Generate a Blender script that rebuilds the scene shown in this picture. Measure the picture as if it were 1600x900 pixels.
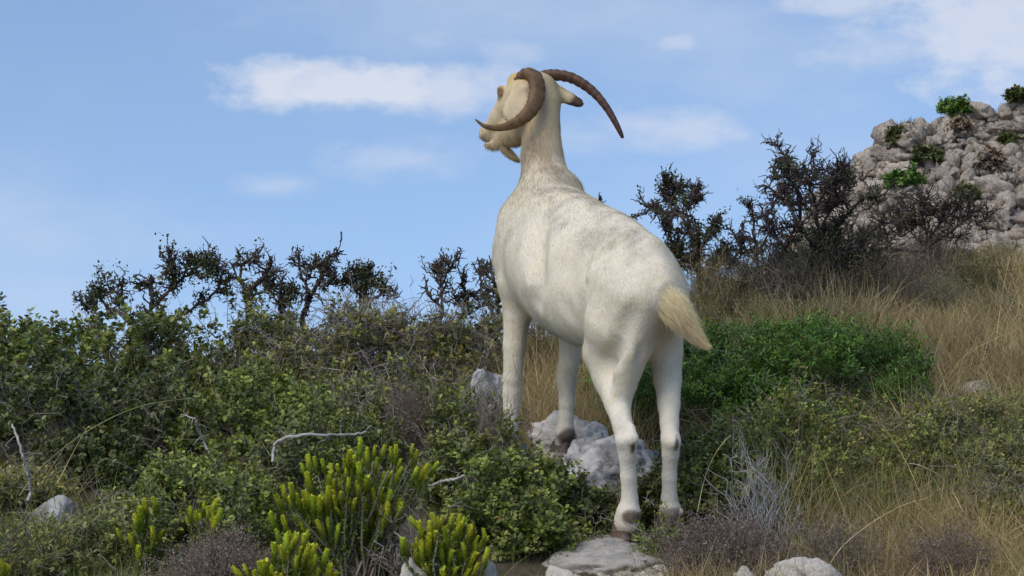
import bpy, math, random
import numpy as np
from mathutils import Vector

for o in list(bpy.data.objects):
    bpy.data.objects.remove(o)
scene = bpy.context.scene
COL = scene.collection
R = math.radians

# ------------------------------------------------------------------ camera
FPX = 1600 * 70.0 / 36.0          # focal length in photo pixels
PITCH = R(3.0)
cam_d = bpy.data.cameras.new("camera")
cam_d.lens = 70.0
cam_d.sensor_width = 36.0
cam_d.clip_start = 0.05
cam_d.clip_end = 9000.0
cam = bpy.data.objects.new("camera", cam_d)
COL.objects.link(cam)
cam.location = (0, 0, 0)
cam.rotation_euler = (R(90) + PITCH, 0, 0)
scene.camera = cam
scene.render.resolution_x = 1024
scene.render.resolution_y = 576
scene.render.engine = 'CYCLES'

# ------------------------------------------------------------------ light
SUN_DIR = Vector((-0.46, -0.50, 0.73)).normalized()     # towards the sun
SUN_EL = math.asin(SUN_DIR.z)
SUN_AZ = math.atan2(SUN_DIR.x, SUN_DIR.y)               # from +Y clockwise
world = bpy.data.worlds.new("World")
scene.world = world
world.use_nodes = True
sun_d = bpy.data.lights.new("sun", 'SUN')
sun_d.energy = 1.5
sun_d.angle = R(45)
sun_d.color = (1.0, 0.94, 0.85)
sun = bpy.data.objects.new("sun", sun_d)
COL.objects.link(sun)
sun.rotation_euler = SUN_DIR.to_track_quat('Z', 'Y').to_euler()
sun.location = (-20, -20, 30)
vs = scene.view_settings
vs.view_transform = 'Standard'
vs.look = 'None'
vs.exposure = 0.38
vs.gamma = 1.0
vs.use_curve_mapping = False


def N(nt, kind, **kw):
    n = nt.nodes.new(kind)
    for k, v in kw.items():
        if k == 'ins':
            for i, val in v.items():
                n.inputs[i].default_value = val
        else:
            setattr(n, k, v)
    return n


def math_node(nt, op, a, b=None, c=None, clamp=False):
    n = nt.nodes.new('ShaderNodeMath')
    n.operation = op
    n.use_clamp = clamp
    for i, v in enumerate((a, b, c)):
        if v is None:
            continue
        if isinstance(v, (int, float)):
            n.inputs[i].default_value = v
        else:
            nt.links.new(v, n.inputs[i])
    return n.outputs[0]


def build_world():
    nt = world.node_tree
    nt.nodes.clear()
    L = nt.links.new
    out = N(nt, 'ShaderNodeOutputWorld')
    bg = N(nt, 'ShaderNodeBackground')
    bg.inputs['Strength'].default_value = 0.135
    L(bg.outputs[0], out.inputs[0])
    sky = N(nt, 'ShaderNodeTexSky', sky_type='NISHITA')
    sky.sun_disc = False
    sky.sun_elevation = SUN_EL
    sky.sun_rotation = SUN_AZ
    sky.altitude = 300
    sky.air_density = 1.0
    sky.dust_density = 0.55
    sky.ozone_density = 3.0
    tc = N(nt, 'ShaderNodeTexCoord')
    sep = N(nt, 'ShaderNodeSeparateXYZ')
    L(tc.outputs['Generated'], sep.inputs[0])
    x, y, z = sep.outputs
    # clear, deep air: sample the sky a little higher than the line of sight
    hi_z = math_node(nt, 'MULTIPLY_ADD', math_node(nt, 'MAXIMUM', z, -0.05), 0.72, 0.20)
    sv = N(nt, 'ShaderNodeCombineXYZ')
    L(x, sv.inputs[0]); L(y, sv.inputs[1]); L(hi_z, sv.inputs[2])
    svn = N(nt, 'ShaderNodeVectorMath', operation='NORMALIZE')
    L(sv.outputs[0], svn.inputs[0]); L(svn.outputs[0], sky.inputs[0])
    # direction on a distant plane of cloud (true world directions)
    yy = math_node(nt, 'MAXIMUM', y, 0.05)
    u = math_node(nt, 'DIVIDE', x, yy)
    v = math_node(nt, 'DIVIDE', z, yy)
    comb = N(nt, 'ShaderNodeCombineXYZ')
    L(u, comb.inputs[0]); L(v, comb.inputs[1])
    mp = N(nt, 'ShaderNodeMapping')
    mp.inputs['Scale'].default_value = (1.0, 1.7, 1.0)
    L(comb.outputs[0], mp.inputs[0])
    nz = N(nt, 'ShaderNodeTexNoise', ins={'Scale': 22.0, 'Detail': 8.0, 'Roughness': 0.62})
    L(mp.outputs[0], nz.inputs['Vector'])
    nz2 = N(nt, 'ShaderNodeTexNoise', ins={'Scale': 7.0, 'Detail': 5.0, 'Roughness': 0.55})
    L(mp.outputs[0], nz2.inputs['Vector'])
    nf = math_node(nt, 'SUBTRACT', nz.outputs['Fac'], 0.5)
    nf2 = math_node(nt, 'SUBTRACT', nz2.outputs['Fac'], 0.5)
    # cloud banks: centre u,v ; half sizes ; softness ; opacity
    def uv(px, py):
        U = (px - 800) / FPX; V = (450 - py) / FPX
        c, s = math.cos(PITCH), math.sin(PITCH)
        d = (U, c - V * s, s + V * c)
        return d[0] / d[1], d[2] / d[1]
    banks = [(530, 134, 195, 43, 0.55, 0.86, 1.0), (690, 140, 165, 40, 0.85, 0.70, 1.3),
             (1050, 203, 120, 34, 1.0, 0.55, 1.3),
             (1060, 66, 45, 20, 1.0, 0.5, 1.4), (1550, 40, 190, 95, 0.8, 0.75, 1.5),
             (1400, 75, 160, 40, 1.0, 0.5, 1.5), (1300, 5, 90, 22, 1.0, 0.6, 1.4), (620, 245, 110, 30, 1.2, 0.42, 1.5),
             (424, 290, 60, 20, 1.2, 0.34, 1.4), (800, 78, 60, 26, 1.2, 0.4, 1.5), (660, 60, 50, 24, 1.2, 0.35, 1.5),
             (930, 215, 90, 25, 1.2, 0.3, 1.5)]
    total = None
    for (px, py, w, h, soft, op, nzk) in banks:
        cu, cv = uv(px, py)
        du = math_node(nt, 'DIVIDE', math_node(nt, 'SUBTRACT', u, cu), w / FPX)
        dv = math_node(nt, 'DIVIDE', math_node(nt, 'SUBTRACT', v, cv), h / FPX)
        du2 = math_node(nt, 'POWER', math_node(nt, 'ABSOLUTE', du), 2.6)
        dv2 = math_node(nt, 'POWER', math_node(nt, 'ABSOLUTE', dv), 2.2)
        d = math_node(nt, 'SQRT', math_node(nt, 'ADD', du2, dv2))
        d = math_node(nt, 'MULTIPLY_ADD', nf, -2.1 * nzk, d)
        d = math_node(nt, 'MULTIPLY_ADD', nf2, -0.9 * nzk, d)
        mr = N(nt, 'ShaderNodeMapRange', interpolation_type='SMOOTHSTEP')
        mr.inputs['From Min'].default_value = 1.0 + soft * 0.5
        mr.inputs['From Max'].default_value = 1.0 - soft
        mr.inputs['To Min'].default_value = 0.0
        mr.inputs['To Max'].default_value = op
        L(d, mr.inputs['Value'])
        total = mr.outputs[0] if total is None else math_node(nt, 'MAXIMUM', total, mr.outputs[0])
    front = math_node(nt, 'GREATER_THAN', y, 0.06)
    total = math_node(nt, 'MULTIPLY', total, front)
    nz4 = N(nt, 'ShaderNodeTexNoise', ins={'Scale': 34.0, 'Detail': 6.0, 'Roughness': 0.6})
    L(mp.outputs[0], nz4.inputs['Vector'])
    total = math_node(nt, 'MULTIPLY', total, math_node(nt, 'MULTIPLY_ADD', nz4.outputs['Fac'], 1.1, 0.45, clamp=True))
    # thin veil and scattered cloud over the whole sky
    nz3 = N(nt, 'ShaderNodeTexNoise', ins={'Scale': 3.2, 'Detail': 7.0, 'Roughness': 0.6})
    mp3 = N(nt, 'ShaderNodeMapping')
    mp3.inputs['Scale'].default_value = (1.0, 1.0, 2.2)
    L(tc.outputs['Generated'], mp3.inputs[0]); L(mp3.outputs[0], nz3.inputs['Vector'])
    veil = N(nt, 'ShaderNodeMapRange', interpolation_type='SMOOTHSTEP')
    for k, val in (('From Min', 0.42), ('From Max', 0.80), ('To Min', 0.0), ('To Max', 0.42)):
        veil.inputs[k].default_value = val
    L(nz3.outputs['Fac'], veil.inputs['Value'])
    total = math_node(nt, 'MAXIMUM', total, veil.outputs[0])
    tint = N(nt, 'ShaderNodeMix', data_type='RGBA', blend_type='MULTIPLY')
    tint.inputs[0].default_value = 1.0
    L(sky.outputs[0], tint.inputs[6])
    tint.inputs[7].default_value = SKY_TINT
    mx = N(nt, 'ShaderNodeMix', data_type='RGBA')
    L(total, mx.inputs[0])
    L(tint.outputs[2], mx.inputs[6])
    mx.inputs[7].default_value = CLOUD
    L(mx.outputs[2], bg.inputs['Color'])


SKY_TINT = (1.08, 1.03, 1.0, 1)
CLOUD = (4.2, 4.4, 4.95, 1)
build_world()

# ------------------------------------------------------------------ helpers
def P(px, py, Y):
    """Point at depth Y that the photograph shows at pixel px, py."""
    U = (px - 800) / FPX; V = (450 - py) / FPX
    c, s = math.cos(PITCH), math.sin(PITCH)
    d = np.array((U, c - V * s, s + V * c))
    return d * (Y / d[1])


def mpp(Y):
    return Y / FPX


def norm(v):
    v = np.asarray(v, float)
    return v / np.maximum(np.linalg.norm(v, axis=-1, keepdims=True), 1e-9)


def _hash(ix, iy, iz, seed):
    h = (ix.astype(np.int64) * 374761393 + iy.astype(np.int64) * 668265263 + iz.astype(np.int64) * 2147483647 + seed * 144665) & 0x7fffffff
    h = ((h ^ (h >> 13)) * 1274126177) & 0x7fffffff
    h = (h ^ (h >> 16)) & 0xffff
    return h / 65535.0


def vnoise(p, seed=0):
    p = np.asarray(p, float)
    i = np.floor(p).astype(np.int64)
    f = p - i
    f = f * f * (3 - 2 * f)
    x, y, z = i[..., 0], i[..., 1], i[..., 2]
    fx, fy, fz = f[..., 0], f[..., 1], f[..., 2]
    def c(a, b, d):
        return _hash(x + a, y + b, z + d, seed)
    x00 = c(0, 0, 0) * (1 - fx) + c(1, 0, 0) * fx
    x10 = c(0, 1, 0) * (1 - fx) + c(1, 1, 0) * fx
    x01 = c(0, 0, 1) * (1 - fx) + c(1, 0, 1) * fx
    x11 = c(0, 1, 1) * (1 - fx) + c(1, 1, 1) * fx
    y0 = x00 * (1 - fy) + x10 * fy
    y1 = x01 * (1 - fy) + x11 * fy
    return (y0 * (1 - fz) + y1 * fz) * 2 - 1


def fbm(p, seed=0, octv=4, gain=0.5):
    p = np.asarray(p, float)
    a, s, t = 1.0, np.zeros(p.shape[:-1]), 0.0
    for k in range(octv):
        s += a * vnoise(p * (2.03 ** k) + 17.3 * k, seed + k)
        t += a
        a *= gain
    return s / t


def new_mesh(name, verts, quads=None, tris=None, cols=None, smooth=False):
    verts = np.asarray(verts, np.float32).reshape(-1, 3)
    loops, starts, off = [], [], 0
    for arr, n in ((quads, 4), (tris, 3)):
        if arr is not None and len(arr):
            arr = np.asarray(arr, np.int32).reshape(-1, n)
            loops.append(arr.ravel())
            starts.append(off + np.arange(len(arr), dtype=np.int32) * n)
            off += arr.size
    loops = np.concatenate(loops); starts = np.concatenate(starts)
    me = bpy.data.meshes.new(name)
    me.vertices.add(len(verts)); me.vertices.foreach_set('co', verts.ravel())
    me.loops.add(len(loops)); me.loops.foreach_set('vertex_index', loops)
    me.polygons.add(len(starts)); me.polygons.foreach_set('loop_start', starts)
    if smooth:
        me.polygons.foreach_set('use_smooth', np.ones(len(starts), dtype=bool))
    me.update(calc_edges=True)
    if cols is not None:
        cols = np.asarray(cols, np.float32).reshape(-1, 3)
        at = me.color_attributes.new('Col', 'FLOAT_COLOR', 'POINT')
        at.data.foreach_set('color', np.concatenate([cols, np.ones((len(cols), 1), np.float32)], 1).ravel())
    return me


def link(name, me, mat=None, parent=None, loc=None):
    o = bpy.data.objects.new(name, me)
    COL.objects.link(o)
    if mat is not None and not me.materials:
        me.materials.append(mat)
    if parent is not None:
        o.parent = parent
    if loc is not None:
        o.location = loc
    return o


def tag(o, label=None, cat=None, group=None, kind=None):
    if label: o['label'] = label
    if cat: o['category'] = cat
    if group: o['group'] = group
    if kind: o['kind'] = kind
    return o


def empty(name, loc, label, cat, group=None):
    o = bpy.data.objects.new(name, None)
    COL.objects.link(o)
    o.location = tuple(float(c) for c in loc)
    o.empty_display_size = 0.1
    return tag(o, label, cat, group)


class Geo:
    """collects vertex / face / colour arrays for one mesh"""
    def __init__(self):
        self.v, self.q, self.t, self.c, self.n = [], [], [], [], 0
    def add(self, v, q=None, t=None, c=(1, 1, 1)):
        v = np.asarray(v, float).reshape(-1, 3)
        if len(v) == 0:
            return self
        if q is not None and len(q): self.q.append(np.asarray(q).reshape(-1, 4) + self.n)
        if t is not None and len(t): self.t.append(np.asarray(t).reshape(-1, 3) + self.n)
        c = np.asarray(c, float)
        if c.ndim == 1:
            c = np.tile(c, (len(v), 1))
        self.v.append(v); self.c.append(c); self.n += len(v)
        return self
    def build(self, name, mat, parent=None, base=None, smooth=False, kind=None):
        v = np.concatenate(self.v)
        if base is not None:
            v = v - np.asarray(base, float)
        me = new_mesh(name, v, np.concatenate(self.q) if self.q else None, np.concatenate(self.t) if self.t else None,
                      np.concatenate(self.c), smooth)
        o = link(name, me, mat, parent)
        if parent is None and base is not None:
            o.location = tuple(float(a) for a in base)
        if kind: o['kind'] = kind
        return o


def tube_batch(Pts, Rad, k=4, cap=True):
    """N polylines of M points -> verts, quads"""
    Pts = np.asarray(Pts, float); Rad = np.asarray(Rad, float)
    n, m = Pts.shape[:2]
    t = norm(np.gradient(Pts, axis=1))
    ref = np.where(np.abs(t[..., 2:3]) > 0.9, np.array([1.0, 0.2, 0.0]), np.array([0.05, 0.1, 1.0]))
    ref = np.broadcast_to(ref[:, m // 2:m // 2 + 1], t.shape)
    a = norm(np.cross(t, ref)); b = np.cross(t, a)
    ang = np.arange(k) / k * 2 * math.pi
    ring = a[:, :, None] * np.cos(ang)[:, None] + b[:, :, None] * np.sin(ang)[:, None]
    v = Pts[:, :, None] + ring * Rad[:, :, None, None]
    i = np.arange(m - 1)[:, None] * k; j = np.arange(k)[None]; jn = (j + 1) % k
    q = np.stack([i + j, i + jn, i + k + jn, i + k + j], -1).reshape(-1, 4)
    q = (np.arange(n)[:, None, None] * (m * k) + q[None]).reshape(-1, 4)
    return v.reshape(-1, 3), q, m * k


def blades(base, direc, length, width, bend, m=4, rng=None, side=None):
    """N ribbons, m levels; returns verts, quads, tris"""
    n = len(base)
    s = np.linspace(0, 1, m)
    direc = norm(direc)
    hor = norm(np.stack([rng.normal(size=n), rng.normal(size=n), np.zeros(n)], 1)) if side is None else side
    path = base[:, None] + direc[:, None] * (length[:, None, None] * s[None, :, None]) \
        + (hor[:, None] * bend[:, None, None] + np.array([0, 0, -0.35]) * bend[:, None, None]) * (s[None, :, None] ** 2) * length[:, None, None]
    wd = norm(np.cross(direc, rng.normal(size=(n, 3))))
    w = width[:, None] * (1 - s[None] ** 1.6 * 0.92) * 0.5
    v = np.stack([path - wd[:, None] * w[..., None], path + wd[:, None] * w[..., None]], 2)
    i = np.arange(m - 1) * 2
    q = np.stack([i, i + 1, i + 3, i + 2], -1)
    q = (np.arange(n)[:, None, None] * (2 * m) + q[None]).reshape(-1, 4)
    return v.reshape(-1, 3), q, 2 * m


def leaves(pos, direc, up, length, width, fold=0.25):
    """folded 6 point leaves: two quads each"""
    d = norm(direc)
    s = norm(np.cross(d, up)); n = np.cross(s, d)
    L = length[:, None]; W = width[:, None] * 0.5
    b = pos; tip = pos + d * L
    l1 = pos + d * L * 0.32 + s * W + n * W * fold; l2 = pos + d * L * 0.72 + s * W * 0.82 + n * W * fold
    r1 = pos + d * L * 0.32 - s * W + n * W * fold; r2 = pos + d * L * 0.72 - s * W * 0.82 + n * W * fold
    v = np.stack([b, l1, l2, tip, r2, r1], 1)
    q = np.array([[0, 1, 2, 3], [0, 3, 4, 5]])
    q = (np.arange(len(pos))[:, None, None] * 6 + q[None]).reshape(-1, 4)
    return v.reshape(-1, 3), q, 6


def smoothstep(a, b, x):
    t = np.clip((np.asarray(x, float) - a) / (b - a), 0, 1)
    return t * t * (3 - 2 * t)


# ------------------------------------------------------------------ materials
def mat_attr(name, rough=0.6, translucent=0.0, noise_scale=0.0, noise_amt=0.0, spec=0.3, bump=0.0, bump_scale=80, sheen=0.0):
    m = bpy.data.materials.new(name); m.use_nodes = True
    nt = m.node_tree; nt.nodes.clear(); L = nt.links.new
    out = N(nt, 'ShaderNodeOutputMaterial')
    bs = N(nt, 'ShaderNodeBsdfPrincipled')
    bs.inputs['Roughness'].default_value = rough
    bs.inputs['Specular IOR Level'].default_value = spec
    if sheen:
        bs.inputs['Sheen Weight'].default_value = sheen
        bs.inputs['Sheen Roughness'].default_value = 0.5
    at = N(nt, 'ShaderNodeAttribute', attribute_name='Col')
    colsock = at.outputs['Color']
    tc = N(nt, 'ShaderNodeTexCoord')
    if noise_amt:
        nz = N(nt, 'ShaderNodeTexNoise', ins={'Scale': noise_scale, 'Detail': 4.0})
        L(tc.outputs['Object'], nz.inputs['Vector'])
        mr = N(nt, 'ShaderNodeMapRange')
        mr.inputs['From Min'].default_value = 0.3; mr.inputs['From Max'].default_value = 0.7
        mr.inputs['To Min'].default_value = 1 - noise_amt; mr.inputs['To Max'].default_value = 1 + noise_amt
        L(nz.outputs['Fac'], mr.inputs['Value'])
        mul = N(nt, 'ShaderNodeVectorMath', operation='SCALE')
        L(colsock, mul.inputs[0]); L(mr.outputs[0], mul.inputs['Scale'])
        colsock = mul.outputs[0]
    if bump:
        nb = N(nt, 'ShaderNodeTexNoise', ins={'Scale': bump_scale, 'Detail': 5.0})
        L(tc.outputs['Object'], nb.inputs['Vector'])
        bp = N(nt, 'ShaderNodeBump', ins={'Strength': bump, 'Distance': 0.01})
        L(nb.outputs['Fac'], bp.inputs['Height']); L(bp.outputs[0], bs.inputs['Normal'])
    L(colsock, bs.inputs['Base Color'])
    if translucent:
        tr = N(nt, 'ShaderNodeBsdfTranslucent')
        mc = N(nt, 'ShaderNodeMix', data_type='RGBA', blend_type='MULTIPLY')
        mc.inputs[0].default_value = 1.0
        L(colsock, mc.inputs[6]); mc.inputs[7].default_value = (1.5, 1.5, 0.6, 1)
        L(mc.outputs[2], tr.inputs['Color'])
        ms = N(nt, 'ShaderNodeMixShader')
        ms.inputs[0].default_value = translucent
        L(bs.outputs[0], ms.inputs[1]); L(tr.outputs[0], ms.inputs[2]); L(ms.outputs[0], out.inputs[0])
    else:
        L(bs.outputs[0], out.inputs[0])
    return m


def mat_rock(name, light, dark, warm, scale=1.0, bump=0.6, warm_amt=0.5):
    m = bpy.data.materials.new(name); m.use_nodes = True
    nt = m.node_tree; nt.nodes.clear(); L = nt.links.new
    out = N(nt, 'ShaderNodeOutputMaterial'); bs = N(nt, 'ShaderNodeBsdfPrincipled')
    bs.inputs['Roughness'].default_value = 0.9
    bs.inputs['Specular IOR Level'].default_value = 0.15
    tc = N(nt, 'ShaderNodeTexCoord')
    oi = N(nt, 'ShaderNodeObjectInfo')
    ad = N(nt, 'ShaderNodeVectorMath', operation='MULTIPLY_ADD')
    L(oi.outputs['Random'], ad.inputs[0]); ad.inputs[1].default_value = (37, 19, 53); L(tc.outputs['Object'], ad.inputs[2])
    vec = ad.outputs[0]
    def noise(s, d=6, r=0.6):
        n = N(nt, 'ShaderNodeTexNoise', ins={'Scale': s * scale, 'Detail': d, 'Roughness': r})
        L(vec, n.inputs['Vector']); return n.outputs['Fac']
    def ramp(f, a, b):
        n = N(nt, 'ShaderNodeMapRange', interpolation_type='SMOOTHSTEP')
        n.inputs['From Min'].default_value = a; n.inputs['From Max'].default_value = b
        L(f, n.inputs['Value']); return n.outputs[0]
    def mix(f, a, b):
        n = N(nt, 'ShaderNodeMix', data_type='RGBA')
        L(f, n.inputs[0])
        for s_, v_ in ((6, a), (7, b)):
            if isinstance(v_, tuple): n.inputs[s_].default_value = v_ + (1,)
            else: L(v_, n.inputs[s_])
        return n.outputs[2]
    n1 = noise(9); n2 = noise(26, 8, 0.7); n3 = noise(4)
    c = mix(ramp(n1, 0.38, 0.66), light, dark)
    w = math_node(nt, 'MULTIPLY', ramp(n3, 0.5, 0.72), warm_amt)
    c = mix(w, c, warm)
    sp = math_node(nt, 'MULTIPLY', ramp(n2, 0.56, 0.70), 0.65)
    c = mix(sp, c, tuple(0.45 * k for k in dark))
    rnd = N(nt, 'ShaderNodeMapRange'); L(oi.outputs['Random'], rnd.inputs['Value'])
    rnd.inputs['To Min'].default_value = 0.78; rnd.inputs['To Max'].default_value = 1.16
    sc = N(nt, 'ShaderNodeVectorMath', operation='SCALE'); L(c, sc.inputs[0]); L(rnd.outputs[0], sc.inputs['Scale'])
    L(sc.outputs[0], bs.inputs['Base Color'])
    vo = N(nt, 'ShaderNodeTexVoronoi', feature='DISTANCE_TO_EDGE', ins={'Scale': 7 * scale})
    wv = N(nt, 'ShaderNodeVectorMath', operation='MULTIPLY_ADD')
    nv = N(nt, 'ShaderNodeTexNoise', ins={'Scale': 8 * scale, 'Detail': 3.0}); L(vec, nv.inputs['Vector'])
    L(nv.outputs['Color'], wv.inputs[0]); wv.inputs[1].default_value = (0.16 / scale,) * 3; L(vec, wv.inputs[2])
    L(wv.outputs[0], vo.inputs['Vector'])
    crack = ramp(vo.outputs['Distance'], 0.0, 0.06)
    hgt = math_node(nt, 'ADD', math_node(nt, 'MULTIPLY', n2, 1.0), math_node(nt, 'MULTIPLY', crack, 0.14))
    bp = N(nt, 'ShaderNodeBump', ins={'Strength': bump, 'Distance': 0.022 / scale})
    L(hgt, bp.inputs['Height']); L(bp.outputs[0], bs.inputs['Normal'])
    L(bs.outputs[0], out.inputs[0])
    return m


def mat_ground(name, c1, c2, c3, s=1.0):
    m = bpy.data.materials.new(name); m.use_nodes = True
    nt = m.node_tree; nt.nodes.clear(); L = nt.links.new
    out = N(nt, 'ShaderNodeOutputMaterial'); bs = N(nt, 'ShaderNodeBsdfPrincipled')
    bs.inputs['Roughness'].default_value = 0.95; bs.inputs['Specular IOR Level'].default_value = 0.1
    tc = N(nt, 'ShaderNodeTexCoord')
    n1 = N(nt, 'ShaderNodeTexNoise', ins={'Scale': 2.5 * s, 'Detail': 8.0, 'Roughness': 0.65}); L(tc.outputs['Object'], n1.inputs['Vector'])
    n2 = N(nt, 'ShaderNodeTexNoise', ins={'Scale': 45.0 * s, 'Detail': 6.0, 'Roughness': 0.7}); L(tc.outputs['Object'], n2.inputs['Vector'])
    cr = N(nt, 'ShaderNodeValToRGB')
    e = cr.color_ramp.elements
    e[0].position = 0.35; e[0].color = c1 + (1,)
    e[1].position = 0.68; e[1].color = c3 + (1,)
    k = e.new(0.5); k.color = c2 + (1,)
    mixf = math_node(nt, 'ADD', math_node(nt, 'MULTIPLY', n1.outputs['Fac'], 0.6), math_node(nt, 'MULTIPLY', n2.outputs['Fac'], 0.4))
    L(mixf, cr.inputs[0]); L(cr.outputs[0], bs.inputs['Base Color'])
    bp = N(nt, 'ShaderNodeBump', ins={'Strength': 0.8, 'Distance': 0.03 / s}); L(n2.outputs['Fac'], bp.inputs['Height']); L(bp.outputs[0], bs.inputs['Normal'])
    L(bs.outputs[0], out.inputs[0])
    return m


M_LEAF = mat_attr('leaf', rough=0.40, translucent=0.14, spec=0.42)
M_LEAF_DULL = mat_attr('leaf_dull', rough=0.65, translucent=0.2, spec=0.2)
M_BARK = mat_attr('bark', rough=0.9, noise_scale=60, noise_amt=0.35, spec=0.1, bump=0.5, bump_scale=120)
M_TWIG = mat_attr('twig', rough=0.85, spec=0.15)
M_GRASS = mat_attr('grass_blade', rough=0.7, translucent=0.25, spec=0.15)
M_LIMESTONE = mat_rock('limestone', (0.62, 0.60, 0.56), (0.20, 0.20, 0.205), (0.48, 0.42, 0.32), 1.6, 0.75, 0.35)
M_SLAB = mat_rock('pale_limestone', (0.64, 0.585, 0.50), (0.46, 0.42, 0.36), (0.48, 0.42, 0.33), 1.8, 0.7, 0.6)
M_CLIFF = mat_rock('cliff_limestone', (0.56, 0.48, 0.385), (0.24, 0.205, 0.17), (0.50, 0.36, 0.23), 1.3, 1.0, 0.9)
M_SOIL = mat_ground('soil', (0.06, 0.045, 0.03), (0.13, 0.10, 0.065), (0.24, 0.20, 0.14))
M_HILL = mat_ground('hill_soil', (0.05, 0.045, 0.03), (0.10, 0.085, 0.06), (0.22, 0.19, 0.15), 0.5)

# ------------------------------------------------------------------ ground
GY = np.array([-60, 0, 3, 4.6, 5.15, 5.9, 6.6, 7.2, 7.8, 9, 12, 20, 60, 200, 6000.])
GL = np.array([-12, -1.62, -.88, -.455, -.41, -.27, -.10, .0, .03, -.12, -.75, -4, -22, -40, -40.])
GR = np.array([-12, -1.62, -.88, -.455, -.38, -.20, -.02, .12, .25, .43, .72, 1.2, 2.6, -40, -40.])


def ground(x, y):
    x = np.asarray(x, float); y = np.asarray(y, float)
    l = np.interp(y, GY, GL); r = np.interp(y, GY, GR)
    t = smoothstep(-0.02, 0.24, x / np.maximum(np.abs(y), 3.0))
    z = l * (1 - t) + r * t
    far = np.maximum(np.hypot(x, y - 6) - 60, 0)
    z = z - (z + 40) * smoothstep(0, 160, far)
    p = np.stack([x * 1.1, y * 1.1, np.zeros_like(x)], -1)
    near = np.exp(-(np.hypot(x, y - 6) / 20) ** 2)
    return z + 0.035 * fbm(p, 5, 3) * near


def graded(lo, hi, n, c, s):
    t = np.linspace(-1, 1, n)
    g = np.sinh(t * s) / math.sinh(s)
    return c + np.where(g < 0, g * (c - lo), g * (hi - c))


gx = graded(-5000, 5000, 171, 0.2, 9.0); gy = graded(-5000, 5000, 171, 6.2, 9.0)
XX, YY = np.meshgrid(gx, gy, indexing='ij')
vv = np.stack([XX, YY, ground(XX, YY)], -1).reshape(-1, 3)
ii = (np.arange(170)[:, None] * 171 + np.arange(170)[None]).ravel()
qq = np.stack([ii, ii + 171, ii + 172, ii + 1], -1)
g = link('ground', new_mesh('ground', vv, qq, smooth=True), M_SOIL)
tag(g, 'stony brown hillside soil under the scrub', 'ground', kind='structure')

# ------------------------------------------------------------------ rocks
def icosphere(sub):
    import bmesh
    bm = bmesh.new()
    bmesh.ops.create_icosphere(bm, subdivisions=sub, radius=1.0)
    v = np.array([q.co[:] for q in bm.verts]); t = np.array([[k.index for k in f.verts] for f in bm.faces])
    bm.free()
    return v, t


ICO = {k: icosphere(k) for k in (1, 2, 3, 4, 5)}


def rock_verts(sub, seed, planes=15, rough=0.10, sharp=11, size=(1, 1, 1), pits=0.0):
    rng = np.random.default_rng(seed)
    v, t = ICO[sub]
    n = norm(rng.normal(size=(planes, 3))); d = rng.uniform(0.62, 1.0, planes)
    dots = np.maximum(v @ n.T, 0) / d
    r = (np.sum(dots ** sharp, 1) + 1e-6) ** (-1 / sharp)
    r = np.minimum(r, 1.35)
    w = v * r[:, None]
    sz = np.array(size)
    q = w * sz / sz.mean()
    r2 = 1 + rough * fbm(q * 2.2 + seed, seed, 5, 0.55)
    if pits:
        rid = 1 - np.abs(fbm(q * 3.1 + 9 + seed, seed + 7, 4))
        r2 -= pits * smoothstep(0.86, 1.0, rid)
    return w * r2[:, None] * sz, t


def rock(name, label, px, py, Y, size, seed, mat, cat='rock', rot=0.0, group=None, sub=5, planes=15, rough=0.16, pits=0.12, tilt=(0, 0)):
    """px,py = centre of the rock in the photo"""
    c = P(px, py, Y)
    topz = c[2] + 0.75 * size[2]; botz = float(ground(c[0], c[1])) - 0.05
    size = (size[0], size[1], max(size[2], (topz - botz) / 1.6)); c[2] = topz - 0.75 * size[2]
    v, t = rock_verts(sub, seed, planes, rough, 11, size, pits)
    o = link(name, new_mesh(name, v, tris=t, smooth=True), mat)
    o.location = tuple(c); o.rotation_euler = (tilt[0], tilt[1], rot)
    return tag(o, label, cat, group)


rock('flat_rock', 'flat pale limestone slab under the goat\'s hind hoof', 940, 889, 5.0, (0.215, 0.24, 0.075), 3, M_SLAB, rough=0.12, tilt=(R(4), 0))
rock('rock', 'grey lichen-stained limestone boulder just behind the goat\'s left hind leg', 960, 722, 5.62, (0.225, 0.17, 0.085), 14, M_LIMESTONE, rot=0.0, planes=20, rough=0.34, pits=0.22)
rock('rock', 'pale limestone rock under the goat\'s right front hoof', 908, 706, 6.08, (0.12, 0.13, 0.10), 24, M_SLAB, rot=1.0, planes=20, rough=0.32, pits=0.2)
rock('rock', 'pinkish grey rock half hidden behind the goat\'s left front leg', 776, 606, 6.45, (0.07, 0.07, 0.05), 33, M_LIMESTONE, rot=0.3)
rock('rock', 'rock buried in leaves that carries the goat\'s left front hoof', 800, 735, 5.87, (0.10, 0.10, 0.075), 41, M_LIMESTONE)
rock('rock', 'rounded white limestone rock in the dry grass in front of the purple heath', 1268, 902, 4.6, (0.095, 0.09, 0.06), 52, M_SLAB, rot=0.6)
rock('rock', 'smooth grey rock among green grass beside the pale dead stem', 93, 806, 5.5, (0.065, 0.05, 0.05), 61, M_LIMESTONE, rough=0.08, pits=0.03)
rock('rock', 'small pale stone at the foot of the yellow-green spurge clump', 762, 896, 4.6, (0.03, 0.03, 0.022), 71, M_SLAB, sub=4)
rock('rock', 'small white stone under the spurge clump with bare woody stems', 640, 900, 4.55, (0.045, 0.03, 0.022), 72, M_SLAB, sub=4)
rock('rock', 'white stone beside the goat\'s right hind hoof under the heath', 1062, 862, 5.05, (0.06, 0.05, 0.035), 81, M_SLAB, sub=4)
rock('rock', 'small white stone in dry grass between slab and rounded white rock', 1170, 898, 4.6, (0.035, 0.03, 0.02), 91, M_SLAB, sub=4)
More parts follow.
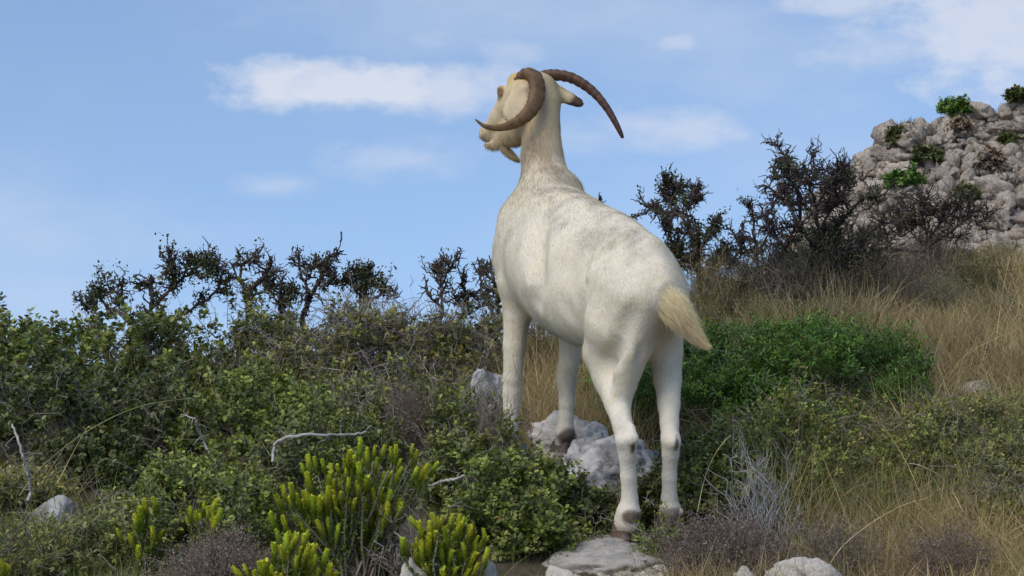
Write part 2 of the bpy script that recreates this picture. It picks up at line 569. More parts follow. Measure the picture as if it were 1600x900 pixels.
rock('rock', 'pale stone in tall straw-coloured grass on the hillside', 1592, 556, 7.3, (0.07, 0.06, 0.06), 101, M_SLAB, sub=4)
rock('rock', 'low pale stone between the vivid green bush and the hillside straw', 1517, 612, 6.7, (0.05, 0.05, 0.04), 111, M_SLAB, sub=4)

# ------------------------------------------------------------------ rocky hill, far behind on the right
HY = 46.0
hx = np.array([-4, 2.5, 5.0, 5.9, 6.6, 7.4, 7.9, 8.25, 8.9, 10.0, 11.9, 15, 22, 32, 45, 60.])
hz = np.array([-6, 0.2, 2.2, 3.3, 4.5, 5.35, 5.55, 6.2, 6.55, 6.65, 7.1, 8.4, 10.5, 11, 7, -6.])


def hill(x, y):
    x = np.asarray(x, float); y = np.asarray(y, float)
    top = np.interp(x - 0.3, hx, hz) - 0.42
    s = np.where(y < HY, 0.95 * (HY - y), 0.8 * (y - HY))
    p = np.stack([x * 0.55, y * 0.55, np.zeros_like(x)], -1)
    q = np.stack([x * 1.5, y * 1.5, np.zeros_like(x)], -1)
    return top - s + 0.25 * fbm(p, 77, 4) + 0.22 * (np.abs(fbm(q, 79, 4)) * 2 - 0.5)


nhx, nhy = 385, 209
HX, HYY = np.meshgrid(np.linspace(-3, 45, nhx), np.linspace(32, 58, nhy), indexing='ij')
vv = np.stack([HX, HYY, hill(HX, HYY)], -1).reshape(-1, 3)
ii = (np.arange(nhx - 1)[:, None] * nhy + np.arange(nhy - 1)[None]).ravel()
hill_o = link('rocky_hill', new_mesh('rocky_hill', vv, np.stack([ii, ii + nhy, ii + nhy + 1, ii + 1], -1), smooth=False), M_CLIFF)
tag(hill_o, 'steep rocky hill of broken limestone rising behind the dead shrubs', 'hill', kind='structure')
hb_rng = np.random.default_rng(12)
def crag(seed):
    if seed % 2:
        v, t = rock_verts(4, seed, 12, 0.46, 14, (1.15, 1, 0.8), 0.34)
        return v + 0.09 * norm(v) * np.round(fbm(v * 2.6 + seed, seed + 5, 3) * 4)[:, None] / 2, t
    v, t = rock_verts(4, seed, 17, 0.20, 34, (1, 1, 0.85), 0.16)
    v = v + 0.05 * norm(v) * np.round(fbm(v * 2.3 + seed, seed + 5, 3) * 4)[:, None] / 2     # ledges
    return v, t
BOULD = [new_mesh('boulder', crag(200 + k)[0], tris=ICO[4][1], smooth=False) for k in range(12)]
for b in BOULD:
    b.materials.append(M_CLIFF)
placed = []
sizes = np.sort(np.concatenate([hb_rng.uniform(0.40, 0.62, 14), hb_rng.uniform(0.24, 0.40, 96), hb_rng.uniform(0.13, 0.24, 190)]))[::-1]
for s in sizes:
    for _ in range(80):
        x = hb_rng.uniform(5.3, 12.6); y = HY - hb_rng.uniform(-0.25, 4.6)
        if all((x - a) ** 2 + 1.9 * (y - b) ** 2 > (0.66 * (s + c)) ** 2 for a, b, c in placed):
            placed.append((x, y, s)); break
for k, (x, y, s) in enumerate(placed):
    o = bpy.data.objects.new('boulder', BOULD[k % 12]); COL.objects.link(o)
    o.parent = hill_o
    o.location = (x, y, float(hill(x, y)) + 0.16 * s)
    o.scale = (s * hb_rng.uniform(0.75, 1.5), s * hb_rng.uniform(0.8, 1.1), s * hb_rng.uniform(0.55, 1.15))
    o.rotation_euler = (R(hb_rng.uniform(-25, 60)), R(hb_rng.uniform(-30, 30)), hb_rng.uniform(0, 6.28))
G = Geo()
base_v = [rock_verts(2, 300 + k, 7, 0.30, 40)[0] for k in range(8)]
for k in range(2200):
    x = hb_rng.uniform(4.8, 15.0); y = HY - hb_rng.uniform(-0.25, 6.5)
    s = hb_rng.uniform(0.05, 0.17) * (1.0 if hb_rng.random() < 0.8 else 1.5)
    a = hb_rng.uniform(0, 6.28); ca, sa = math.cos(a), math.sin(a)
    v = base_v[k % 8] * s * hb_rng.uniform(0.45, 1.5, 3)
    v = np.stack([v[:, 0] * ca - v[:, 1] * sa, v[:, 0] * sa + v[:, 1] * ca, v[:, 2]], 1)
    G.add(v + np.array([x, y, float(hill(x, y)) + s * 0.3]), t=ICO[2][1])
G.build('rubble', M_CLIFF, hill_o, smooth=False, kind='stuff')
def hill_scrub():
    rng = hb_rng
    n = 26000
    x = rng.uniform(4.6, 15, n * 3); y = HY - rng.uniform(-0.2, 6.5, n * 3)
    d = fbm(np.stack([x * 1.1, y * 1.1, 0 * x], -1), 91, 3)
    k = d + 0.12 * rng.normal(size=n * 3) > 0.10
    x, y, d = x[k][:n], y[k][:n], d[k][:n]; n = len(x)
    base = np.stack([x, y, hill(x, y)], 1)
    dr = norm(np.stack([rng.normal(size=n) * 0.5, rng.normal(size=n) * 0.5 - 0.3, np.ones(n)], 1))
    v, q, pv = blades(base, dr, rng.uniform(0.10, 0.36, n), rng.uniform(0.012, 0.03, n), rng.normal(size=n) * 0.3, 4, rng)
    pal = np.array([(0.10, 0.075, 0.055), (0.15, 0.11, 0.075), (0.06, 0.065, 0.035), (0.07, 0.055, 0.045)])
    G = Geo(); G.add(v, q=q, c=np.repeat(pal[rng.integers(0, 4, n)] * rng.uniform(0.8, 1.2, (n, 1)), pv, 0))
    G.build('scrub', M_TWIG, hill_o, kind='stuff')
hill_scrub()

# ------------------------------------------------------------------ goat
PSI = R(22.0)
def YA(a, l=0.0):
    return 5.2 + math.cos(PSI) * a - math.sin(PSI) * l
def GP(px, py, a, l=0.0):
    return P(px, py, YA(a, l))
OX = float(P(1012, 820, 5.2)[0])
FW = np.array([-math.sin(PSI), math.cos(PSI), 0.0]); LF = np.array([-math.cos(PSI), -math.sin(PSI), 0.0])


def build_goat():
    vox = 0.0062
    lo = np.array([-0.28, 4.95, -0.40]); hi = np.array([0.66, 6.22, 1.02])
    dims = np.ceil((hi - lo) / vox).astype(int)
    ax = [lo[k] + vox * np.arange(dims[k]) for k in range(3)]
    F = np.full(dims, 0.5, np.float32)

    def sub(bmin, bmax):
        i0 = np.clip(np.floor((bmin - lo) / vox).astype(int), 0, dims); i1 = np.clip(np.ceil((bmax - lo) / vox).astype(int) + 1, 0, dims)
        sl = tuple(slice(i0[k], i1[k]) for k in range(3))
        g = np.stack(np.meshgrid(*[ax[k][sl[k]] for k in range(3)], indexing='ij'), -1)
        return sl, g

    def smin(a, b, k):
        h = np.clip(0.5 + 0.5 * (b - a) / k, 0, 1)
        return b * (1 - h) + a * h - k * h * (1 - h)

    def cut(c, e1, nrm, r, k=0.02):
        e1 = norm(e1); e3 = norm(nrm - (nrm @ e1) * e1); e2 = np.cross(e3, e1)
        m = max(r) + k + 0.01
        sl, g = sub(c - m, c + m)
        q = np.stack([(g - c) @ e1 / r[0], (g - c) @ e2 / r[1], (g - c) @ e3 / r[2]], -1)
        n = np.linalg.norm(q, axis=-1); n2 = np.linalg.norm(q / np.array(r), axis=-1)
        d = (n * (n - 1) / np.maximum(n2, 1e-6)).astype(np.float32)
        F[sl] = -smin(d, -F[sl], k)

    def put(sl, d, k):
        F[sl] = smin(d.astype(np.float32), F[sl], k)

    def chain(nodes, k=0.02):
        """nodes: (point, radius) ; one smooth limb"""
        pts = np.array([n[0] for n in nodes]); rr = np.array([n[1] for n in nodes])
        m = rr.max() + k + 0.02
        sl, g = sub(pts.min(0) - m, pts.max(0) + m)
        D = None
        for i in range(len(nodes) - 1):
            a, b = pts[i], pts[i + 1]; ba = b - a
            h = np.clip(((g - a) @ ba) / max(ba @ ba, 1e-9), 0, 1)
            d = np.linalg.norm(g - a - h[..., None] * ba, axis=-1) - (rr[i] + (rr[i + 1] - rr[i]) * h)
            D = d if D is None else smin(d, D, 0.008)
        put(sl, D, k)

    def ell(c, e1, nrm, r, k=0.02):
        e1 = norm(e1); e3 = norm(nrm - (nrm @ e1) * e1); e2 = np.cross(e3, e1)
        m = max(r) + k + 0.01
        sl, g = sub(c - m, c + m)
        q = np.stack([(g - c) @ e1 / r[0], (g - c) @ e2 / r[1], (g - c) @ e3 / r[2]], -1)
        n = np.linalg.norm(q, axis=-1); n2 = np.linalg.norm(q / np.array(r), axis=-1)
        put(sl, n * (n - 1) / np.maximum(n2, 1e-6), k)

    # trunk: lofted barrel along the body axis
    st = np.array([  # a, top, bottom, half width
        [-0.135, 0.285, 0.215, 0.03], [-0.10, 0.33, 0.17, 0.075], [-0.04, 0.378, 0.125, 0.098], [0.05, 0.434, 0.09, 0.115], [0.13, 0.470, 0.085, 0.122],
        [0.21, 0.495, 0.108, 0.138], [0.33, 0.525, 0.118, 0.172], [0.46, 0.568, 0.150, 0.181], [0.58, 0.612, 0.190, 0.162],
        [0.70, 0.640, 0.225, 0.140], [0.79, 0.590, 0.25, 0.115], [0.87, 0.515, 0.29, 0.085], [0.91, 0.45, 0.34, 0.04]])
    sl, g = sub(lo, hi)
    A = (g[..., 0] - OX) * FW[0] + (g[..., 1] - 5.2) * FW[1]
    Lc = (g[..., 0] - OX) * LF[0] + (g[..., 1] - 5.2) * LF[1]
    top = np.interp(A, st[:, 0], st[:, 1]); bot = np.interp(A, st[:, 0], st[:, 2]); hw = np.interp(A, st[:, 0], st[:, 3])
    cz = bot + (top - bot) * 0.47; hv = np.where(g[..., 2] > cz, top - cz, cz - bot)
    v = (g[..., 2] - cz) / hv
    # narrower towards the spine, fuller low down
    wid = hw * (1 - 0.20 * np.clip(v, 0, 1) ** 1.5 + 0.04 * np.clip(-v, 0, 1))
    u = Lc / wid
    D = (np.sqrt(u * u + v * v) - 1) * np.minimum(hv, wid) * 0.9
    D = np.maximum(D, np.maximum(-0.135 - A, A - 0.91))
    put(sl, D, 0.001)
    del A, Lc, top, bot, hw, cz, hv, v, wid, u, D, g

    def N_(px, py, a, l, rpx):
        Y = YA(a, l)
        return (P(px, py, Y), rpx * mpp(Y))
    # left hind leg
    chain([N_(985, 455, 0.04, 0.085, 60), N_(966, 505, 0.07, 0.112, 53), N_(949, 550, 0.12, 0.12, 38), N_(957, 592, 0.09, 0.10, 30),
           N_(965, 632, 0.02, 0.09, 20), N_(973, 665, -0.045, 0.08, 15.5), N_(977, 688, -0.06, 0.075, 15), N_(980, 712, -0.045, 0.075, 13.2),
           N_(982, 745, -0.03, 0.073, 12.2), N_(984, 780, -0.015, 0.07, 12.8), N_(982, 801, -0.01, 0.07, 18.5), N_(979, 815, 0.0, 0.07, 19), N_(979, 824, 0.01, 0.07, 14.5)], 0.03)
    chain([N_(1000, 470, -0.07, 0.06, 46), N_(985, 540, -0.03, 0.085, 34), N_(973, 600, 0.0, 0.085, 22)], 0.035)
    chain([N_(986, 668, -0.075, 0.075, 7), N_(988, 686, -0.09, 0.075, 9.5), N_(986, 712, -0.055, 0.075, 7.5)], 0.012)
    # right hind leg
    chain([N_(1027, 450, 0.04, -0.085, 45), N_(1037, 505, 0.06, -0.095, 33), N_(1041, 552, 0.07, -0.10, 25.5), N_(1043, 592, 0.05, -0.09, 21.5),
           N_(1045, 632, 0.0, -0.08, 17.5), N_(1046, 662, -0.04, -0.075, 14.5), N_(1047, 686, -0.055, -0.07, 14), N_(1047, 710, -0.04, -0.07, 12.5),
           N_(1046, 745, -0.02, -0.07, 11.5), N_(1046, 778, 0.0, -0.065, 12.2), N_(1047, 797, 0.01, -0.065, 17), N_(1046, 814, 0.03, -0.065, 15)], 0.03)
    chain([N_(1050, 672, -0.06, -0.07, 8), N_(1052, 690, -0.07, -0.07, 11), N_(1051, 712, -0.045, -0.07, 8)], 0.012)
    # left front leg
    chain([N_(818, 345, 0.74, 0.09, 33), N_(811, 395, 0.77, 0.115, 34), N_(811, 445, 0.72, 0.12, 33), N_(808, 490, 0.73, 0.12, 21.5),
           N_(804, 540, 0.74, 0.115, 17.5), N_(801, 590, 0.75, 0.11, 14.5), N_(800, 612, 0.76, 0.11, 15.5), N_(799, 640, 0.755, 0.11, 12),
           N_(799, 672, 0.755, 0.11, 12), N_(799, 692, 0.76, 0.11, 15), N_(797, 706, 0.78, 0.11, 13)], 0.03)
    # right front leg
    chain([N_(872, 400, 0.74, -0.10, 34), N_(890, 470, 0.70, -0.11, 28), N_(894, 525, 0.71, -0.105, 20), N_(888, 570, 0.72, -0.10, 15.5),
           N_(885, 598, 0.735, -0.10, 15), N_(885, 630, 0.73, -0.10, 11.5), N_(884, 652, 0.735, -0.10, 11.5), N_(883, 676, 0.74, -0.10, 15), N_(880, 692, 0.765, -0.10, 13.5)], 0.025)
    # shoulders and withers
    chain([N_(850, 300, 0.66, 0.04, 31), N_(822, 350, 0.74, 0.095, 38), N_(806, 405, 0.78, 0.105, 29)], 0.04)
    chain([N_(880, 300, 0.66, -0.045, 30), N_(880, 370, 0.74, -0.10, 36)], 0.04)
    # hip bones
    chain([N_(962, 385, 0.19, 0.085, 17), N_(1010, 400, 0.02, 0.05, 30)], 0.03)
    chain([N_(1010, 382, 0.17, -0.085, 16), N_(1030, 420, 0.0, -0.05, 25)], 0.03)
    # neck
    chain([N_(851, 345, 0.74, 0.0, 56), N_(853, 290, 0.725, 0.0, 39), N_(847, 245, 0.75, 0.0, 33), N_(845, 200, 0.775, 0.0, 30),
           N_(846, 160, 0.79, 0.0, 30), N_(843, 142, 0.80, 0.0, 29)], 0.035)
    # head, turned to the left and away
    def H(px, py, Y, rpx):
        return (P(px, py, Y), rpx * mpp(Y))
    chain([H(838, 147, 5.935, 30), H(819, 150, 5.95, 31), H(801, 166, 5.975, 26), H(786, 184, 6.00, 20.5), H(773, 199, 6.02, 16), H(763, 207, 6.03, 12.5)], 0.016)
    chain([H(822, 190, 5.95, 27), H(803, 204, 5.985, 25), H(785, 216, 6.01, 15), H(771, 223, 6.02, 9.5)], 0.014)
    chain([H(806, 127, 5.95, 13), H(826, 124, 5.94, 15)], 0.015)             # forehead
    chain([H(783, 139, 5.95, 6.5), H(783, 152, 5.945, 6)], 0.008)            # brow
    chain([H(758, 203, 6.02, 8), H(757, 211, 6.02, 8), H(762, 214, 6.018, 8)], 0.006)   # nose and upper lip
    chain([H(763, 225, 6.015, 7.5), H(774, 227, 6.015, 7.5)], 0.006)         # lower lip
    cut(P(762, 219.5, 6.00), P(775, 218, 6.0) - P(752, 220.5, 6.0), np.array([0, 0.1, 1.0]), (0.020, 0.03, 0.0026), 0.004)   # mouth
    cut(P(753, 208, 5.995), np.array([0.5, 0.1, 0.7]), np.array([-0.6, -0.8, 0]), (0.007, 0.004, 0.006), 0.004)                # nostril
    # hollow flank, groove behind the shoulder blade, neck to shoulder groove
    def BP(a, l, z):
        return np.array([OX, 5.2, 0.0]) + FW * a + LF * l + np.array([0, 0, z])
    cut(BP(0.205, 0.195, 0.35), np.array([0, 0, 1.0]) + 0.3 * FW, LF, (0.085, 0.045, 0.062), 0.045)
    cut(BP(0.205, 0.190, 0.20), np.array([0, 0, 1.0]) + 0.35 * FW, LF, (0.08, 0.022, 0.055), 0.03)
    cut(BP(0.205, -0.195, 0.35), np.array([0, 0, 1.0]) + 0.3 * FW, LF, (0.085, 0.045, 0.062), 0.045)
    def surf(px, py):
        for Y in np.arange(4.98, 6.15, 0.002):
            p = P(px, py, Y); i = np.round((p - lo) / vox).astype(int)
            if (i < 0).any() or (i >= dims).any(): continue
            if F[tuple(i)] < 0: return p
        return None
    def along(path, r, lift, k, carve):
        pts = [surf(a, b) for a, b in path]
        pts = np.array([p for p in pts if p is not None])
        if len(pts) < 2: return
        pts = pts + np.array([0, -1.0, 0]) * lift
        if not carve:
            chain([(p, r) for p in pts], k); return
        m = r + k + 0.02
        sl, g = sub(pts.min(0) - m, pts.max(0) + m); D = None
        for i in range(len(pts) - 1):
            a, b = pts[i], pts[i + 1]; ba = b - a
            h = np.clip(((g - a) @ ba) / max(ba @ ba, 1e-9), 0, 1)
            d = np.linalg.norm(g - a - h[..., None] * ba, axis=-1) - r * (0.45 + 0.55 * np.sin(np.pi * (i + h) / (len(pts) - 1)))
            D = d if D is None else np.minimum(d, D)
        F[sl] = -smin(D.astype(np.float32), -F[sl], k)
    along([(990, 478), (974, 505), (960, 535), (950, 570), (946, 600)], 0.028, 0.021, 0.03, True)      # thigh muscle line
    along([(926, 432), (938, 403), (960, 383), (985, 370)], 0.014, -0.010, 0.020, False)                 # hip bone ridge
    along([(845, 318), (834, 350), (829, 395), (830, 440), (832, 470)], 0.040, 0.038, 0.040, True)      # behind the shoulder
    along([(1003, 540), (1000, 575), (995, 610)], 0.012, 0.008, 0.015, True)
    along([(968, 640), (972, 662)], 0.006, 0.004, 0.008, True)
    # ears
    e1 = P(796, 194, 5.872) - P(819, 136, 5.895)
    ell(P(806, 164, 5.880), e1, np.array([-0.45, -0.85, 0.15]), (0.060, 0.041, 0.008), 0.004)
    chain([H(833, 140, 5.91, 12), H(820, 140, 5.89, 9)], 0.010)
    chain([H(858, 140, 5.95, 14), H(874, 147, 5.95, 11), H(890, 154, 5.945, 10)], 0.012)
    ell(P(898, 158, 5.943), P(912, 165, 5.94) - P(882, 151, 5.945), np.array([-0.2, -0.7, 0.7]), (0.030, 0.021, 0.011), 0.008)
    cut(P(898, 166, 5.925), P(912, 170, 5.94) - P(884, 160, 5.945), np.array([-0.1, -0.7, -0.5]), (0.02, 0.009, 0.010), 0.006)

    # ---- surface nets
    S = F < 0
    c = [F[a:dims[0] - 1 + a, b:dims[1] - 1 + b, d:dims[2] - 1 + d] for a in (0, 1) for b in (0, 1) for d in (0, 1)]
    ins = sum((q < 0).astype(np.int8) for q in c)
    act = (ins > 0) & (ins < 8)
    idx = -np.ones(act.shape, np.int64); ai = np.argwhere(act); idx[act] = np.arange(len(ai))
    corner = [(a, b, d) for a in (0, 1) for b in (0, 1) for d in (0, 1)]
    val = np.stack([q[act] for q in c], 1)
    acc = np.zeros((len(ai), 3)); cnt = np.zeros(len(ai))
    for i in range(8):
        for j in range(i + 1, 8):
            if sum(abs(corner[i][k] - corner[j][k]) for k in range(3)) != 1: continue
            a, b = val[:, i], val[:, j]
            m = (a < 0) != (b < 0)
            t = np.where(m, a / np.where(m, a - b, 1), 0)
            p = np.array(corner[i])[None] + t[:, None] * (np.array(corner[j]) - np.array(corner[i]))[None]
            acc[m] += p[m]; cnt[m] += 1
    V = lo + vox * (ai + acc / cnt[:, None])
    quads = []
    for axis in range(3):
        s0 = [slice(None)] * 3; s1 = [slice(None)] * 3
        s0[axis] = slice(0, -1); s1[axis] = slice(1, None)
        A0, A1 = S[tuple(s0)], S[tuple(s1)]
        e = np.argwhere(A0 != A1)
        u_, v_ = [k for k in range(3) if k != axis]
        ok = (e[:, u_] > 0) & (e[:, v_] > 0) & (e[:, u_] < dims[u_] - 1) & (e[:, v_] < dims[v_] - 1)
        e = e[ok]; flip = A0[tuple(e.T)]
        def at(du, dv):
            w = e.copy(); w[:, u_] -= du; w[:, v_] -= dv
            return idx[tuple(w.T)]
        q = np.stack([at(1, 1), at(0, 1), at(0, 0), at(1, 0)], 1)
        if axis == 1: flip = ~flip
        q[~flip] = q[~flip][:, ::-1]
        quads.append(q)
    Q = np.concatenate(quads)
    Q = Q[(Q >= 0).all(1)]
    # smoothing
    ed = np.concatenate([Q[:, [0, 1]], Q[:, [1, 2]], Q[:, [2, 3]], Q[:, [3, 0]]])
    deg = np.bincount(ed.ravel(), minlength=len(V)).astype(float)
    for it in range(6):
        s = np.zeros_like(V)
        for k in range(3):
            s[:, k] = np.bincount(ed[:, 0], V[ed[:, 1], k], len(V)) + np.bincount(ed[:, 1], V[ed[:, 0], k], len(V))
        w = 0.55 if it % 2 == 0 else -0.50
        V = V + w * (s / np.maximum(deg, 1)[:, None] - V)
    fn = np.cross(V[Q[:, 2]] - V[Q[:, 0]], V[Q[:, 3]] - V[Q[:, 1]])
    nv = np.zeros_like(V)
    for k in range(4):
        for d in range(3):
            nv[:, d] += np.bincount(Q[:, k], fn[:, d], len(V))
    return V, Q, norm(nv), fn


def goat_colour(p):
    """coat colour (linear) at points p"""
    p = np.asarray(p)
    c = np.tile(np.array([0.80, 0.72, 0.575]), (len(p), 1))
    def blend(col, w):
        nonlocal c
        c = c * (1 - w[:, None]) + np.array(col) * w[:, None]
    z = p[:, 2]
    stre = fbm(p * np.array([30, 30, 9.0]), 3, 3)
    # cream-yellow head and upper neck
    blend((0.64, 0.48, 0.24), smoothstep(0.58, 0.82, z) * 0.72)
    a = (p[:, 0] - OX) * FW[0] + (p[:, 1] - 5.2) * FW[1]
    l = (p[:, 0] - OX) * LF[0] + (p[:, 1] - 5.2) * LF[1]
    # tan mane line down the back of the neck, dirty streaks along the back
    nb = np.exp(-((l - 0.01) / 0.05) ** 2) * smoothstep(0.56, 0.64, z) * (a < 0.85)
    blend((0.42, 0.31, 0.20), np.clip(nb * (0.45 + 1.1 * stre), 0, 0.7))
    back = smoothstep(0.30, 0.44, z - 0.33 * a + 0.0) * (z < 0.62) * (a < 0.70)
    blend((0.40, 0.34, 0.27), np.clip(back * (0.22 + 1.3 * fbm(p * np.array([22, 22, 14.0]), 9, 4)), 0, 0.6))
    hook = P(958, 392, YA(0.2, 0.09))
    dd = np.linalg.norm((p - hook) * np.array([1, 1, 1.3]), axis=1)
    blend((0.42, 0.35, 0.27), np.clip(np.exp(-((dd - 0.075) / 0.022) ** 2) * smoothstep(-0.02, 0.07, z - hook[2] + 0.05 + 0.4 * (p[:, 0] - hook[0])) * 0.55, 0, 1))
    # chest and elbow
    for (px, py, aa, ll, r, col, w) in ((815, 470, 0.7, 0.14, 0.06, (0.66, 0.54, 0.36), 0.45), (795, 330, 0.8, 0.1, 0.09, (0.60, 0.50, 0.38), 0.4), (806, 117, 0.80, 0.0, 0.045, (0.60, 0.40, 0.10), 0.85), (858, 135, 0.77, 0.0, 0.05, (0.60, 0.44, 0.18), 0.6), (760, 222, 0.86, 0.0, 0.03, (0.50, 0.38, 0.24), 0.5),
                                        (1040, 470, -0.1, 0.0, 0.07, (0.68, 0.56, 0.38), 0.5), (1020, 520, -0.1, 0.0, 0.05, (0.50, 0.36, 0.28), 0.35)):
        d = np.linalg.norm(p - P(px, py, YA(aa, ll)), axis=1)
        blend(col, w * np.exp(-(d / r) ** 2))
    mott = fbm(p * 14.0, 21, 3)
    blend((0.47, 0.41, 0.33), np.clip(0.04 + 0.4 * mott, 0, 0.24))
    # legs: dusty below, brown fetlocks, bare patches on the hocks
    for (px, py, aa, ll, rx, rz, col, w) in ((988, 693, -0.085, 0.07, 0.0085, 0.026, (0.11, 0.055, 0.04), 0.9), (1056, 692, -0.075, -0.075, 0.0075, 0.020, (0.11, 0.055, 0.04), 0.9),
                                             (987, 808, -0.03, 0.07, 0.026, 0.020, (0.14, 0.09, 0.065), 0.9), (1048, 804, -0.01, -0.065, 0.035, 0.020, (0.20, 0.14, 0.11), 0.8),
                                             (888, 683, 0.73, -0.10, 0.03, 0.028, (0.13, 0.08, 0.06), 0.9), (799, 690, 0.76, 0.11, 0.035, 0.025, (0.2, 0.13, 0.1), 0.8),
                                             (886, 600, 0.73, -0.1, 0.03, 0.05, (0.45, 0.36, 0.29), 0.35), (822, 540, 0.72, 0.1, 0.015, 0.12, (0.42, 0.34, 0.27), 0.5),
                                             (905, 162, 0.80, -0.05, 0.030, 0.024, (0.11, 0.06, 0.04), 0.95), (893, 167, 0.80, -0.05, 0.026, 0.012, (0.12, 0.07, 0.05), 0.9),
                                             (782, 146, 0.81, 0.0, 0.013, 0.020, (0.20, 0.115, 0.05), 0.95), (757, 214, 0.87, 0.0, 0.018, 0.010, (0.30, 0.22, 0.18), 0.6)):
        q = P(px, py, YA(aa, ll))
        d = np.sqrt(((p[:, 0] - q[0]) / rx) ** 2 + ((p[:, 1] - q[1]) / (rx * 2.6)) ** 2 + ((p[:, 2] - q[2]) / rz) ** 2)
        d = d + 0.25 * fbm(p * 70.0, 31, 2)
        blend(col, w * (1 - smoothstep(0.75, 1.25, d)))
    wq = fbm(p * np.array([8, 8, 5.0]), 44, 4)
    blend((0.40, 0.33, 0.25), np.clip(0.5 * smoothstep(0.12, 0.5, wq), 0, 0.35) * smoothstep(0.1, 0.3, z))
    return np.clip(c, 0.02, 1)


goat = empty('goat', (OX, 5.2, float(P(1012, 835, 5.2)[2])), 'cream white billy goat with curved brown horns standing on rocks, head turned aside', 'goat')
GB = np.array(goat.location)
M_HIDE = mat_attr('goat_hide', rough=0.85, spec=0.1, noise_scale=35, noise_amt=0.05, bump=0.25, bump_scale=160)
M_FUR = mat_attr('goat_fur', rough=0.8, spec=0.12, translucent=0.25)
M_HORN = mat_attr('horn', rough=0.55, spec=0.35, noise_scale=70, noise_amt=0.25, bump=0.35, bump_scale=200)
M_HOOF = mat_attr('hoof', rough=0.6, spec=0.3, noise_scale=80, noise_amt=0.3)
GV, GQ, GN, GFN = build_goat()
link('body', new_mesh('body', GV - GB, GQ, cols=goat_colour(GV), smooth=True), M_HIDE, goat)


def goat_fur():
    rng = np.random.default_rng(8)
    area = np.linalg.norm(GFN, axis=1)
    n = 230000
    f = rng.choice(len(GQ), n, p=area / area.sum())
    a, b = rng.random((n, 1)), rng.random((n, 1))
    c = GV[GQ[f]]
    pos = (c[:, 0] * (1 - a) + c[:, 1] * a) * (1 - b) + (c[:, 3] * (1 - a) + c[:, 2] * a) * b
    nr = norm(GN[GQ[f]].mean(1))
    comb = np.tile(-FW * 0.55 + np.array([0, 0, -0.8]), (n, 1))
    high = smoothstep(0.55, 0.75, pos[:, 2])[:, None]
    comb = comb * (1 - high) + np.array([0.12, -0.1, -1.0]) * high
    comb = comb + 0.35 * np.stack([fbm(pos * 16, 51 + k, 2) for k in range(3)], 1)
    t = norm(comb - (comb * nr).sum(1, keepdims=True) * nr)
    t = norm(t + nr * rng.uniform(0.07, 0.26, (n, 1)) + 0.12 * rng.normal(size=(n, 3)))
    ln = rng.uniform(0.007, 0.017, n)
    leg = smoothstep(0.05, -0.12, pos[:, 2]); head = smoothstep(0.80, 0.86, pos[:, 2])
    ln *= 1 - 0.45 * np.maximum(leg, 1.45 * head)
    a_ = (pos[:, 0] - OX) * FW[0] + (pos[:, 1] - 5.2) * FW[1]
    ln *= 1 + 0.5 * smoothstep(0.48, 0.6, pos[:, 2]) * (1 - smoothstep(0.74, 0.82, pos[:, 2]))
    w = rng.uniform(0.0004, 0.0008, n)
    sd = norm(np.cross(t, nr))
    pos = pos - nr * 0.001
    v = np.stack([pos - sd * w[:, None], pos + sd * w[:, None], pos + t * ln[:, None]], 1)
    col = goat_colour(pos) * rng.uniform(0.94, 1.12, (n, 1)) * (1 + 0.10 * fbm(pos * np.array([75, 75, 16.0]), 61, 2))[:, None]
    fl = smoothstep(0.22, 0.5, fbm(pos * np.array([45, 45, 15.0]), 71, 3)) * rng.random(n)
    reg = smoothstep(0.50, 0.62, pos[:, 2]) * (1 - smoothstep(0.80, 0.86, pos[:, 2])) * 0.9 + 0.6 * smoothstep(0.32, 0.44, pos[:, 2] - 0.33 * a_) * (pos[:, 2] < 0.6)
    wf = np.clip(1.3 * fl * reg, 0, 0.6)[:, None]
    col = col * (1 - wf) + np.array([0.20, 0.135, 0.085]) * wf
    G = Geo(); G.add(v, t=np.arange(n * 3).reshape(-1, 3), c=np.repeat(np.clip(col, 0, 0.95), 3, 0))
    G.build('fur', M_FUR, goat, GB, kind='stuff')


goat_fur()


def spline(pts, n):
    """Catmull-Rom through rows of pts (any width)"""
    pts = np.asarray(pts, float)
    p = np.concatenate([[2 * pts[0] - pts[1]], pts, [2 * pts[-1] - pts[-2]]])
    t = np.linspace(0, len(pts) - 1 - 1e-6, n); i = t.astype(int); f = (t - i)[:, None]
    a, b, c, d = p[i], p[i + 1], p[i + 2], p[i + 3]
    return 0.5 * ((2 * b) + (c - a) * f + (2 * a - 5 * b + 4 * c - d) * f ** 2 + (3 * b - a - 3 * c + d) * f ** 3)


